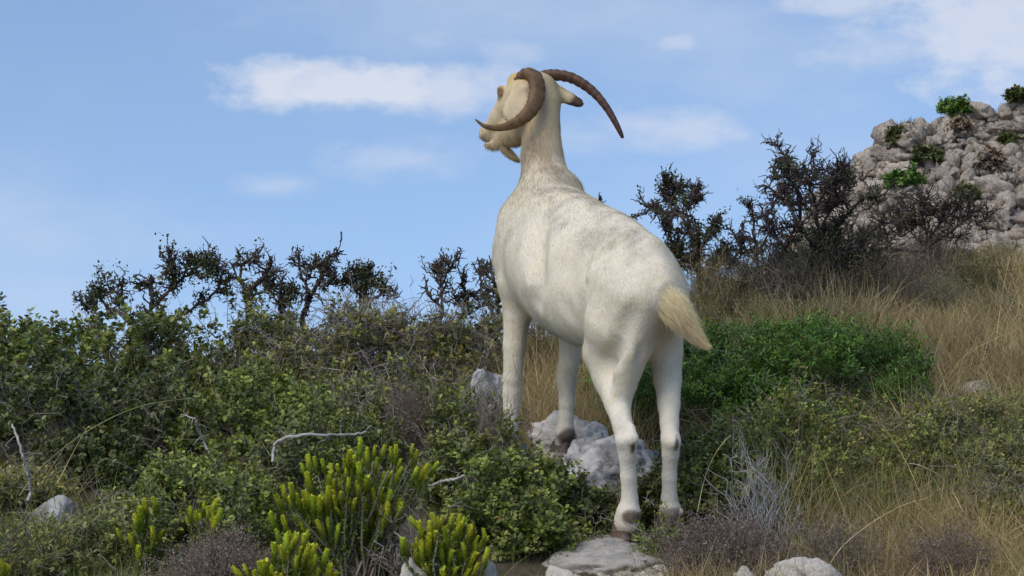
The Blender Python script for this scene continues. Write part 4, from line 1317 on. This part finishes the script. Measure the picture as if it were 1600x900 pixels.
# shrubs on the rocky hill
def hill_hit(px, py):
    for Y in np.arange(36, 50, 0.05):
        p = P(px, py, Y)
        if p[2] < hill(p[0], Y): return p
    return P(px, py, HY)
for (px, py, w, h, pal, lab, sd) in ((1417, 290, 62, 30, VIVID, 'rounded bright green shrub clinging to the middle of the rocky hill', 1), (1494, 176, 50, 20, VIVID, 'bright green shrub on the crest of the rocky hill', 2),
                                     (1452, 252, 52, 22, DARK, 'dark flat shrub in a cleft above the rounded bright green shrub', 3), (1402, 222, 28, 18, DARK, 'dark shrub in the gully near the hill\'s steep edge', 4),
                                     (1592, 156, 36, 18, DARK, 'dark shrub beside the crest at the hill\'s high end', 5), (1512, 314, 40, 24, DARK, 'olive shrub low on the rocky hill above the dry grass', 6),
                                     (1575, 228, 22, 16, DARK, 'small dark tuft between large boulders on the rocky hill', 7), (1545, 262, 36, 30, HEATH, 'brown withered shrub between boulders on the rocky hill', 8),
                                     (1500, 205, 34, 22, HEATH, 'brown withered shrub below the green shrub on the crest', 9)):
    p = hill_hit(px, py)
    bush('hill_shrub', lab, 'shrub', px, py - h, w, p[1] - 0.25, w * 0.4 * mpp(p[1]), 260, 9, 0.09, pal, 140 + sd, grey=0, ratio=0.5, shoot=0.18, zbase=p[2] - 0.05)

# ---- wind-pruned bare shrubs on the skyline
gnarled('gnarled_shrub', 'forked stub tree whose dark twiggy crown makes a ring', [[(385, 515, 9), (389, 465, 8), (388, 452, 8)], [(388, 455, 7), (377, 433, 6), (362, 425, 4), (354, 432, 3)],
        [(388, 452, 7), (404, 436, 6), (417, 417, 5), (424, 388, 4)], [(377, 433, 5), (376, 408, 4), (390, 393, 4), (402, 388, 3)], [(417, 417, 4), (404, 404, 3), (395, 400, 3)]], 7.7, 201, 0.5, 0.55, tw_len=0.034, dy=14)
gnarled('gnarled_shrub', 'bare stub tree with two arms, the longer one flat-tufted', [[(472, 500, 9), (480, 474, 9), (486, 458, 8)], [(486, 458, 7), (500, 432, 6), (511, 402, 5), (517, 388, 4), (530, 386, 3)],
        [(486, 460, 6), (478, 440, 5), (470, 420, 4.5), (466, 402, 3)], [(500, 432, 4), (512, 440, 3), (518, 436, 2.5)], [(503, 425, 3), (495, 405, 2.5)]], 7.8, 202, 0.25, 0.5, tw_len=0.032, dy=12)
gnarled('gnarled_shrub', 'pointed dark stub shrub next to the two-armed stub tree', [[(563, 485, 8), (566, 450, 6), (568, 412, 3)], [(565, 460, 5), (548, 440, 4), (545, 430, 2)], [(566, 450, 4), (582, 432, 3)], [(563, 470, 5), (595, 458, 4), (603, 440, 2)]], 7.7, 203, 0.7, 0.7, tw_len=0.036, dy=14)
gnarled('gnarled_shrub', 'thin pale-tipped bare shrub rising between the twiggy ridge bushes', [[(692, 490, 5), (690, 450, 3.5), (687, 425, 3), (690, 400, 2)], [(692, 480, 4), (671, 460, 4), (665, 432, 3)], [(690, 440, 2.5), (700, 415, 2), (703, 398, 1.6)], [(690, 430, 2), (681, 408, 1.6)]], 7.7, 204, 0.1, 0.45, tw_len=0.035, wood=WOOD_DARK + WOOD_GREY[2:], dy=12)
gnarled('gnarled_shrub', 'spreading bare shrub touching the goat\'s chest on the skyline', [[(775, 510, 7), (764, 475, 6), (753, 458, 5), (751, 430, 4), (748, 412, 2.5)], [(753, 460, 4), (735, 455, 3.5), (723, 448, 3), (721, 428, 2)], [(778, 490, 8), (776, 455, 7), (769, 425, 6), (766, 402, 4)],
        [(764, 475, 4), (740, 478, 3), (715, 476, 2.5)]], 7.6, 205, 0.35, 0.55, tw_len=0.036, dy=12)
gnarled('gnarled_shrub', 'wide gnarled shrub with brown stubs above green leaves on the ridge', [[(232, 545, 9), (200, 500, 7), (165, 475, 6), (152, 450, 5)], [(200, 500, 6), (190, 460, 5), (193, 432, 4)], [(232, 540, 8), (236, 470, 6), (236, 424, 5)], [(236, 480, 6), (272, 440, 5), (300, 415, 5), (316, 398, 4)],
        [(272, 440, 4), (268, 418, 3), (266, 408, 2)], [(300, 420, 4), (322, 425, 3), (326, 402, 2)], [(232, 530, 6), (290, 490, 5), (338, 450, 4), (345, 430, 2)], [(180, 490, 4), (150, 490, 4), (145, 465, 3)]], 7.5, 206, 0.9, 0.8, tw_len=0.038, dy=14)
gnarled('gnarled_shrub', 'dark twiggy stub beside the ring-crowned stub tree', [[(440, 510, 6), (437, 470, 5), (441, 432, 3)], [(437, 475, 4), (424, 455, 3), (420, 440, 2)], [(438, 490, 5), (455, 465, 4), (458, 446, 2)]], 7.7, 207, 0.7, 0.6, tw_len=0.036, dy=12)
gnarled('gnarled_shrub', 'dead antler-like shrub closest to the goat\'s rump', [[(1100, 500, 10), (1092, 420, 9), (1088, 375, 8), (1078, 340, 7)], [(1078, 340, 5), (1060, 318, 4), (1036, 313, 4), (1014, 306, 3)], [(1064, 322, 4), (1048, 295, 3.5), (1042, 285, 3), (1049, 273, 2)],
        [(1078, 340, 5), (1072, 310, 4), (1077, 298, 3), (1085, 274, 2)], [(1088, 380, 6), (1104, 356, 5), (1114, 340, 4), (1118, 328, 3)], [(1092, 420, 5), (1075, 395, 4), (1055, 385, 3), (1046, 378, 2)], [(1095, 440, 5), (1125, 400, 4), (1140, 380, 3)],
        [(1078, 345, 4), (1058, 345, 3), (1040, 332, 2.5)]], 8.2, 208, 0.4, 1.1, tw_len=0.036, dy=18, subs=4)
gnarled('gnarled_shrub', 'slim dead shrub between the antler-like shrub and the largest dead shrub', [[(1187, 440, 7), (1182, 390, 5), (1178, 345, 4), (1175, 312, 2)], [(1183, 400, 4), (1162, 370, 3), (1146, 350, 2)], [(1182, 390, 4), (1198, 355, 3), (1203, 330, 2)], [(1185, 410, 4), (1150, 400, 3), (1128, 392, 2)]], 8.4, 209, 0.4, 1.1, tw_len=0.036, dy=16)
gnarled('gnarled_shrub', 'largest dead shrub, wide dark crown in front of the rocky hill', [[(1284, 470, 11), (1281, 400, 10), (1278, 355, 9)], [(1279, 370, 7), (1250, 326, 6), (1224, 284, 5), (1196, 264, 3)], [(1250, 320, 5), (1248, 280, 4), (1233, 250, 3), (1231, 222, 2)],
        [(1278, 355, 7), (1275, 300, 5), (1266, 258, 4), (1282, 240, 3)], [(1275, 300, 4), (1295, 265, 3.5), (1308, 250, 2)], [(1280, 370, 7), (1318, 318, 5), (1350, 284, 4), (1378, 288, 3)], [(1281, 390, 6), (1335, 355, 5), (1382, 322, 3)],
        [(1280, 380, 6), (1225, 362, 5), (1206, 325, 3), (1196, 310, 2)], [(1281, 400, 5), (1240, 395, 4), (1212, 385, 3)], [(1278, 340, 5), (1300, 300, 4), (1325, 262, 2)], [(1283, 420, 5), (1330, 400, 4), (1370, 380, 3)]], 8.3, 210, 0.45, 1.2, dz=0.2, tw_len=0.052, subs=5, dy=26)
gnarled('gnarled_shrub', 'low dark dead shrub overlapping the foot of the rocky hill', [[(1452, 385, 6), (1447, 345, 5), (1440, 312, 4), (1452, 290, 2)], [(1449, 360, 4), (1470, 330, 3.5), (1480, 305, 2)], [(1450, 370, 4), (1500, 335, 3), (1520, 312, 2)], [(1450, 365, 4), (1420, 345, 3), (1405, 325, 2)], [(1452, 380, 4), (1392, 372, 3), (1370, 350, 2)]], 9.0, 211, 0.4, 1.0, tw_len=0.07, dy=16)
gnarled('gnarled_shrub', 'few dark twigs showing just over the goat\'s back', [[(960, 420, 5), (955, 350, 4), (940, 315, 3), (928, 300, 2)], [(955, 350, 3), (975, 335, 2.5), (987, 330, 2)]], 8.0, 212, 0.1, 0.5, dy=10, subs=0, tw_len=0.035)

# ---- dry and grey sub-shrubs
dry_shrub('dry_shrub', 'tangle of bleached grey dead twigs in front of the olive green shrub', 1185, 680, 130, 5.12, 0.10, 70, 301, [(0.42, 0.39, 0.36), (0.55, 0.52, 0.48), (0.3, 0.27, 0.25)], r=0.0016)
dry_shrub('heath_clump', 'low purple-grey heath clump beside the goat\'s right hind hoof', 1130, 815, 190, 4.82, 0.16, 420, 302, HEATH, tiny=5, tinycol=HEATH)
dry_shrub('heath_clump', 'low grey heath clump behind the rounded white rock', 1300, 825, 150, 4.8, 0.14, 260, 303, HEATH, tiny=4, tinycol=HEATH + SAGE[:1])
dry_shrub('heath_clump', 'brown heath clump among dry grass furthest from the goat', 1480, 828, 160, 4.75, 0.15, 240, 304, HEATH + BROWNG[:1], tiny=3, tinycol=HEATH)
dry_shrub('dry_shrub', 'purple-brown dry shrub on the crest of the grassy slope', 1455, 352, 130, 9.4, 0.3, 420, 305, [(0.19, 0.13, 0.115), (0.26, 0.19, 0.16), (0.13, 0.09, 0.08)], r=0.0018, tiny=3)
dry_shrub('dry_shrub', 'grey dry shrub in the straw below the purple-brown shrub', 1465, 435, 120, 8.4, 0.25, 380, 306, WOOD_GREY, r=0.0016, tiny=4, tinycol=SAGE)
dry_shrub('dry_shrub', 'grey tangled dry twigs at the foot of the dead shrubs', 1225, 385, 220, 8.2, 0.3, 620, 307, WOOD_GREY + WOOD_DARK[1:2], r=0.0018, tiny=1, tinycol=OLIVE)
dry_shrub('dry_shrub', 'brown dry undergrowth under the antler-like dead shrub', 1110, 400, 170, 8.0, 0.3, 520, 308, BROWNG + WOOD_DARK[:1], r=0.0018, tiny=2, tinycol=OLIVE)
dry_shrub('dry_shrub', 'mauve-grey wispy dead patch inside the twiggy bush below the ridge', 640, 585, 70, 6.0, 0.12, 220, 309, HEATH, r=0.0009, tiny=2)
dry_shrub('heath_clump', 'pinkish-grey dry heath between the small spurge tufts and a large spurge clump', 350, 838, 170, 4.68, 0.14, 330, 310, [(0.26, 0.20, 0.17), (0.34, 0.27, 0.23), (0.19, 0.15, 0.12)], tiny=3)
dry_shrub('dry_shrub', 'grey twigs piled in front of the goat\'s left front leg', 775, 610, 90, 5.72, 0.10, 110, 311, WOOD_GREY + HEATH, r=0.0015, wob=0.12)

# bare pale stems lying in the scrub
def dead_stem(label, pts, Y, seed, twig=6, pal=((0.36, 0.33, 0.29), (0.46, 0.42, 0.37)), name='dead_stem', cat='dead branch'):
    rng = np.random.default_rng(seed)
    rows = np.array([np.append(P(a, b, Y + 0.03 * math.sin(i * 1.7)), 0.62 * r * mpp(Y)) for i, (a, b, r) in enumerate(pts)])
    s = spline(rows, 40); s[:, :3] += rng.normal(size=(40, 3)) * (0.0012 if name == 'dead_stem' else 0.0002)
    B = s[0, :3].copy()
    G = Geo(); v, q, _ = tube_batch(s[None, :, :3], np.maximum(s[None, :, 3], 0.0007), 7)
    G.add(v, q=q, c=np.repeat(pick(rng, 40, list(pal)), 7, 0))
    i = rng.integers(8, 38, max(twig, 1)); a = s[i, :3]
    if twig: twig_set(G, a, a + norm(rng.normal(size=(twig, 3))) * rng.uniform(0.02, 0.06, (twig, 1)), rng, np.full(twig, 0.0014), pick(rng, twig, [(0.4, 0.36, 0.32)]), 5, 0.1)
    o = G.build(name, M_TWIG, None, B)
    tag(o, label, cat)
dead_stem('pale dead stem curving upright beside the smooth grey rock', [(42, 785, 4), (48, 765, 4), (44, 735, 4), (32, 700, 3.5), (20, 662, 2.5)], 4.85, 401)
dead_stem('long bent bleached branch above the tallest spurge', [(426, 720, 4), (430, 695, 4.5), (448, 684, 4.5), (490, 680, 4), (540, 679, 3.5), (568, 676, 2.5), (580, 664, 1.5)], 5.3, 402, 8)
dead_stem('short bleached branch between the spurge clumps and the glossy bush', [(670, 760, 3), (690, 752, 3.5), (710, 749, 3.5), (728, 742, 2)], 4.95, 403, 2)
dead_stem('forked grey dead twig in the dark gap of the bushes', [(325, 706, 3), (318, 690, 3), (308, 668, 3), (304, 655, 2), (285, 648, 1.5)], 5.55, 404, 10)
dead_stem('thin arched yellowing stalk beside the goat\'s right hind leg', [(1090, 800, 1.1), (1098, 760, 1.1), (1112, 720, 1.2), (1130, 692, 1.6), (1142, 680, 1.3)], 5.05, 405, 0, ((0.34, 0.33, 0.12), (0.42, 0.38, 0.15)), 'grass_stalk', 'grass stalk')

# ---- spurge: yellow-green upright shoots, each shoot a part
def shoot_mesh(seed):
    rng = np.random.default_rng(seed)
    n = 150; L = 0.058; t = rng.random(n) ** 0.8; ang = rng.uniform(0, 6.28, n)
    rr = 0.0022 + 0.0012 * np.sin(t * 3.1)
    rad = np.stack([np.cos(ang), np.sin(ang), 0 * ang], 1)
    bendv = np.array([rng.normal() * 0.12, rng.normal() * 0.12, 0])
    axis = lambda q: np.stack([0 * q, 0 * q, q * L], 1) + bendv * (q ** 2)[:, None] * L
    pos = axis(t) + rad * rr[:, None]
    d = norm(rad * (0.85 - 0.42 * t)[:, None] + np.array([0, 0, 1.0]) + 0.12 * rng.normal(size=(n, 3)))
    ll = rng.uniform(0.011, 0.017, n) * (1 - 0.2 * t)
    v, q, pv = leaves(pos, d, norm(rad * -1.0 + np.array([0, 0, 0.5])), ll, ll * 0.42, 0.2)
    w = smoothstep(0.1, 0.85, t)[:, None]
    col = np.array([0.19, 0.24, 0.03]) * (1 - w) + np.array([0.66, 0.66, 0.06]) * w
    col = col * rng.uniform(0.75, 1.2, (n, 1)) * np.array([rng.uniform(0.88, 1.03), rng.uniform(0.95, 1.03), 1.0])
    s = np.linspace(0, 1, 6); sv, sq, _ = tube_batch(axis(s)[None] - np.array([0, 0, 0.015]) * (1 - s)[None, :, None], np.full((1, 6), 0.002), 5)
    G = Geo(); G.add(v, q=q, c=np.repeat(col, pv, 0)); G.add(sv, q=sq, c=(0.14, 0.15, 0.03))
    me = new_mesh('shoot', np.concatenate(G.v), np.concatenate(G.q), None, np.concatenate(G.c))
    me.materials.append(M_LEAF_DULL)
    return me
SHOOTS = [shoot_mesh(500 + k) for k in range(12)]


def spurge(label, px, py0, Y, tips, seed, depth=0.10, extra=0):
    """tips: pixel positions of shoot tops"""
    rng = np.random.default_rng(seed)
    b = P(px, py0, Y); B = np.array([b[0], Y, float(ground(b[0], Y))])
    e = empty('spurge_plant', B, label, 'plant')
    xs = [t_[0] for t_ in tips]; ys = [t_[1] for t_ in tips]
    tips = list(tips)
    for _ in range(extra):
        i = rng.integers(0, len(xs)); j = rng.integers(0, len(xs)); f = rng.random()
        tips.append((xs[i] * f + xs[j] * (1 - f) + rng.normal() * 8, ys[i] * f + ys[j] * (1 - f) + abs(rng.normal()) * 22))
    G = Geo(); n = len(tips); P1 = []; D = []
    for k, (tx, ty) in enumerate(tips):
        dy = rng.uniform(-1, 1) * depth
        top = P(tx, ty, Y + dy * 0.6)
        out = top - (B + np.array([0, 0, 0.02]))
        d = norm(norm(out) * 0.8 + np.array([0, 0, 0.75]) + 0.22 * rng.normal(size=3))
        L = rng.uniform(0.55, 1.0); p = top - d * 0.068 * L
        o = bpy.data.objects.new('shoot', SHOOTS[int(rng.integers(0, 12))]); COL.objects.link(o); o.parent = e
        o.location = tuple(p - B); q = Vector(d).to_track_quat('Z', 'Y'); o.rotation_mode = 'QUATERNION'
        from mathutils import Quaternion
        o.rotation_quaternion = q @ Quaternion((0, 0, 1), rng.uniform(0, 6.28))
        o.scale = (L * 0.98, L * 0.98, L)
        P1.append(p); D.append(d)
    P1 = np.array(P1); D = np.array(D)
    root = B + np.stack([rng.normal(size=n) * 0.02, rng.normal(size=n) * 0.02, np.full(n, -0.02)], 1)
    s = np.linspace(0, 1, 7)[None, :, None]
    mid = root * 0.5 + P1 * 0.5 - D * 0.02 + rng.normal(size=(n, 3)) * 0.012
    pts = root[:, None] * (1 - s) ** 2 + 2 * mid[:, None] * s * (1 - s) + P1[:, None] * s ** 2
    pts[:, 1:-1] += rng.normal(size=(n, 5, 3)) * 0.003
    v, q, per = tube_batch(pts, np.linspace(0.0042, 0.0018, 7)[None].repeat(n, 0), 5)
    G.add(v, q=q, c=np.repeat(pick(rng, n, [(0.20, 0.17, 0.13), (0.27, 0.235, 0.19), (0.15, 0.125, 0.09)]), per, 0))
    G.build('stems', M_TWIG, e, B)
    # loose dark old leaves low on the stems
    m = n * 95
    i = rng.integers(0, n, m); t = rng.uniform(0.35, 1.0, m); k = (t * 6).astype(int).clip(0, 5); f = t * 6 - k
    lp = pts[i, k] * (1 - f)[:, None] + pts[i, k + 1] * f[:, None]
    ld = norm(norm(rng.normal(size=(m, 3))) + D[i] * 0.9); ll = rng.uniform(0.008, 0.015, m)
    v, q, pv = leaves(lp, ld, norm(rng.normal(size=(m, 3)) + [0, 0, 0.7]), ll, ll * 0.33)
    Gl = Geo(); Gl.add(v, q=q, c=np.repeat(pick(rng, m, [(0.14, 0.18, 0.03), (0.20, 0.24, 0.04), (0.10, 0.13, 0.03)]), pv, 0))
    Gl.build('foliage', M_LEAF_DULL, e, B, kind='stuff')


spurge('tallest yellow-green spurge with bare woody stems in the middle of its group', 560, 890, 4.72,
       [(562, 682), (548, 700), (573, 698), (586, 695), (600, 694), (611, 697), (622, 694), (643, 692), (645, 708), (668, 722), (684, 720), (665, 735), (470, 722), (480, 708), (492, 712), (503, 715), (515, 722), (526, 724),
        (430, 770), (420, 798), (437, 758), (455, 752), (448, 775), (462, 770), (475, 765), (488, 772), (500, 768), (512, 758), (525, 765), (535, 752), (545, 745), (556, 740), (566, 748), (575, 745), (585, 755), (596, 760), (610, 762),
        (440, 805), (460, 800), (475, 795), (490, 800), (507, 790), (520, 795), (540, 790), (555, 795), (575, 795), (600, 790), (560, 770), (548, 775), (590, 780), (524, 812), (555, 820), (600, 808)], 601, 0.13, 60)
spurge('compact yellow-green spurge beside the glossy bush, full of upright shoots', 700, 905, 4.55,
       [(640, 805), (652, 812), (668, 815), (678, 800), (690, 804), (705, 800), (718, 802), (728, 806), (735, 820), (760, 825), (745, 835), (763, 855), (630, 840), (648, 840), (665, 832), (680, 830), (695, 828), (712, 832), (725, 845), (655, 860), (672, 855), (690, 852), (708, 858), (740, 862), (665, 880), (690, 885), (715, 885), (750, 880), (640, 872)], 602, 0.10, 40)
spurge('large spurge clump growing at the edge of the pinkish heath', 440, 905, 4.5,
       [(435, 825), (448, 832), (462, 830), (475, 832), (482, 826), (428, 845), (440, 850), (455, 855), (470, 852), (488, 860), (495, 850), (510, 855), (418, 870), (405, 875), (430, 878), (450, 880), (470, 882), (490, 885), (380, 880), (360, 885), (395, 890), (515, 880), (525, 890)], 603, 0.10, 34)
spurge('small spurge tuft in front of the low tidy green bush, tall narrow', 232, 880, 4.75, [(238, 775), (226, 786), (215, 790), (244, 822), (232, 820), (250, 826), (220, 812), (182, 825), (208, 800)], 604, 0.05, 6)
spurge('small spurge tuft in front of the low tidy green bush, broader and nearer the clump', 318, 870, 4.78, [(338, 778), (330, 790), (318, 782), (296, 790), (303, 797), (343, 792), (312, 800), (325, 800)], 605, 0.05, 5)
spurge('tiny spurge sprout among green grass in the corner below the grey stone', 5, 905, 4.5, [(2, 872), (10, 878), (-6, 880), (14, 884)], 606, 0.03, 2)

# ---- grass
grass('dry_grass', 'straw-coloured dry grass covering the slope below the rocky hill', 1060, 2050, 7.0, 11.2, 30000, 0.225, STRAW + STRAW + BROWNG, 701, w=0.0034)
grass('dry_grass', 'dry grass with grey stalks in front of the olive shrub and heath', 1090, 2050, 4.4, 5.35, 10500, 0.14, STRAW + BROWNG, 702, w=0.0022, thr=-0.05)
grass('dry_grass', 'pale dry grass seen between the goat\'s front legs', 810, 1000, 6.15, 7.3, 3200, 0.24, STRAW + BROWNG[:1], 703, w=0.003)
grass('dry_grass', 'sparse yellow grass around the flat slab', 800, 1120, 4.45, 4.85, 700, 0.07, STRAW + GREENG[:1], 704, w=0.0018)
grass('green_grass', 'thin green grass arching beside the smooth grey rock', -550, 230, 4.4, 5.05, 5600, 0.12, GREENG, 705, w=0.0018, bend=0.8)
grass('green_grass', 'greenish grass blades mixed through the shrubs below the vivid green bush', 1080, 2050, 5.2, 6.4, 5200, 0.22, GREENG + STRAW[:1], 706, w=0.0022, thr=0.0)
grass('dry_grass', 'dry grass stubble around the spurge clumps', 250, 800, 4.4, 4.75, 1600, 0.06, STRAW + BROWNG, 707, w=0.0018)
grass('dry_grass', 'thin grass stalks standing on the ridge behind the bushes', -200, 800, 7.0, 8.0, 500, 0.30, BROWNG + STRAW[:1], 708, w=0.002, bend=0.3)
grass('dry_grass', 'straw grass tufts around the pale hillside stones', 1400, 2050, 5.9, 7.1, 9000, 0.22, STRAW + STRAW + BROWNG, 709, w=0.0026)
grass('green_grass', 'fine green grass filling gaps between the low bushes behind the spurge', -250, 900, 4.7, 5.5, 3500, 0.10, GREENG + GREEN_BRIGHT, 710, w=0.0018, bend=0.6)
dry_shrub('dry_shrub', 'bare grey woody stems between the tallest and the compact spurge', 640, 790, 120, 4.68, 0.10, 90, 312, WOOD_GREY, r=0.0022, wob=0.10)
grass('dry_grass', 'tall tangled straw stalks leaning over the heath clumps', 1200, 2050, 4.5, 5.1, 3800, 0.19, STRAW + GREENG[:1], 711, w=0.0019, bend=0.8, lean=0.5)
bush('low_herb', 'low dull green herb patch in front of the smooth grey rock', 'plant', 95, 812, 230, 4.95, 0.22, 1100, 8, 0.012, SAGE + OLIVE + GREEN_BRIGHT, 131, grey=120, ratio=0.35)
bush('low_herb', 'low green herb patch around the tiny spurge sprout', 'plant', 10, 800, 170, 4.8, 0.16, 700, 8, 0.012, OLIVE + GREEN_BRIGHT, 132, grey=60, ratio=0.3)
bush('low_herb', 'low leafy patch between the two larger spurge clumps and the slab', 'plant', 600, 850, 150, 4.85, 0.12, 500, 8, 0.011, GREEN + DARK, 133, grey=80)
bush('evergreen_bush', 'dense dark undergrowth around the stem of the largest dead shrub', 'bush', 1290, 402, 190, 8.55, 0.3, 700, 8, 0.02, OLIVE + DARK, 134, grey=420, lump=0.5)
bush('evergreen_bush', 'olive undergrowth between the antler-like and the slim dead shrub', 'bush', 1150, 405, 130, 8.45, 0.3, 500, 8, 0.02, OLIVE + DARK, 135, grey=300, lump=0.5)
for k, (px, top, w, Y, wood, lab) in enumerate(((1395, 425, 110, 8.3, HEATH, 'grey-brown dry shrub beside the dark leafy bush on the slope'), (1560, 385, 120, 9.6, BROWNG, 'russet dry shrub under the high end of the rocky hill'),
                                              (1300, 470, 120, 7.6, HEATH + SAGE, 'greyish dry shrub just above the vivid green bush'), (1565, 470, 90, 8.0, SAGE + HEATH, 'sage-grey shrub in tall straw near the pale hillside stone'),
                                              (1200, 465, 120, 7.6, BROWNG + SAGE, 'brown dry shrub behind the crown of the vivid green bush'))):
    dry_shrub('dry_shrub', lab, px, top, w, Y, 0.22, 330, 330 + k, wood, r=0.0016, tiny=4, tinycol=(wood + OLIVE[:1]))
dry_shrub('dry_shrub', 'brown brush seen under the goat\'s belly behind its front legs', 855, 470, 190, 7.4, 0.25, 420, 340, BROWNG + WOOD_DARK[1:2] + STRAW[:1], r=0.0018, tiny=3, tinycol=OLIVE + DARK)
bush('evergreen_bush', 'low dark-leaved bush added to darken the hollow under the large dark bush', 'bush', 150, 668, 230, 5.95, 0.2, 1000, 8, 0.016, DARK, 136, grey=60)  # added filler: dark leaves stand in for the hollow's deep shade
bush('evergreen_bush', 'dark scrub on the ridge just past the goat\'s chest and front legs', 'bush', 850, 500, 130, 7.7, 0.25, 420, 8, 0.018, OLIVE + DARK, 137, grey=260, lump=0.5)
GS = ((0.26, 0.28, 0.10), (0.34, 0.34, 0.15))
dead_stem('long green grass stalk arching from the pale dead stem over the dark hollow', [(30, 775, 1.12), (60, 735, 1.12), (110, 692, 1.12), (170, 655, 1.05), (230, 632, 0.93), (300, 622, 0.62)], 4.9, 411, 0, GS, 'grass_stalk', 'grass stalk')
dead_stem('grass stalk arching low over the narrow spurge tuft', [(110, 815, 0.93), (150, 792, 0.93), (200, 782, 0.93), (250, 784, 0.81), (295, 792, 0.62)], 4.7, 412, 0, GS, 'grass_stalk', 'grass stalk')
dead_stem('dry grass stalk leaning steeply in the dark hollow', [(90, 755, 0.87), (110, 715, 0.87), (135, 670, 0.74), (140, 668, 0.99)], 4.95, 413, 0, STRAW[:2], 'grass_stalk', 'grass stalk')
dead_stem('straw stalk arching over the heath towards the rounded white rock', [(1290, 890, 0.99), (1320, 850, 0.99), (1365, 815, 0.99), (1410, 790, 0.87), (1450, 778, 0.62)], 4.6, 414, 0, STRAW[:2], 'grass_stalk', 'grass stalk')
dead_stem('straw stalk curving high in front of the grey-green shrub', [(1505, 800, 0.93), (1490, 770, 0.93), (1470, 745, 0.93), (1440, 728, 0.81), (1420, 724, 0.62)], 4.7, 415, 0, STRAW[:2], 'grass_stalk', 'grass stalk')
dead_stem('tall single straw stalk standing on the dry slope', [(1555, 545, 0.99), (1562, 490, 0.93), (1570, 440, 0.87), (1578, 400, 0.74)], 7.2, 416, 0, STRAW[:2], 'grass_stalk', 'grass stalk')
for k, (px, top, w, Y, wood, tc_, lab) in enumerate((
        (1135, 385, 170, 8.15, WOOD_DARK + HEATH[:1], DARK, 'dark tangled brush under the antler-like and slim dead shrubs'),
        (1245, 372, 170, 8.2, WOOD_DARK + WOOD_GREY[2:], DARK + OLIVE, 'dark tangled brush spreading below the largest dead shrub'),
        (1345, 372, 170, 8.35, WOOD_DARK + HEATH, DARK + OLIVE, 'dark twiggy brush between the largest dead shrub and the hill'),
        (1430, 398, 150, 8.8, HEATH, HEATH, 'mauve-grey dry brush below the low dark dead shrub'),
        (1520, 400, 130, 8.7, WOOD_DARK[1:2] + BROWNG, DARK, 'dark brown brush in straw below the russet dry shrub'),
        (1080, 470, 120, 7.3, BROWNG + WOOD_DARK[1:2], OLIVE, 'brown brush just beyond the goat\'s tail'))):
    dry_shrub('dry_shrub', lab, px, top, w, Y, 0.28, 360, 350 + k, wood, r=0.002, tiny=4, tinycol=tc_, wob=0.10)
grass('dry_grass', 'fine pale straw growing through the heath clumps and around the rounded white rock', 1050, 2050, 4.42, 4.85, 3200, 0.12, STRAW, 712, w=0.0016, bend=0.7, lean=0.5)
grass('green_grass', 'scattered green grass blades between the bushes of the ridge', -600, 760, 5.4, 7.4, 3500, 0.22, GREENG + STRAW[:1], 713, w=0.002, bend=0.6)
rock('broken_stone', 'broken pale stone slab lying against the flat slab', 880, 905, 4.78, (0.055, 0.07, 0.035), 121, M_SLAB, sub=4, rot=0.5)
rock('broken_stone', 'thin pale stone chip between the flat slab and the heath', 1025, 902, 4.8, (0.05, 0.05, 0.025), 122, M_SLAB, sub=4, rot=1.2)
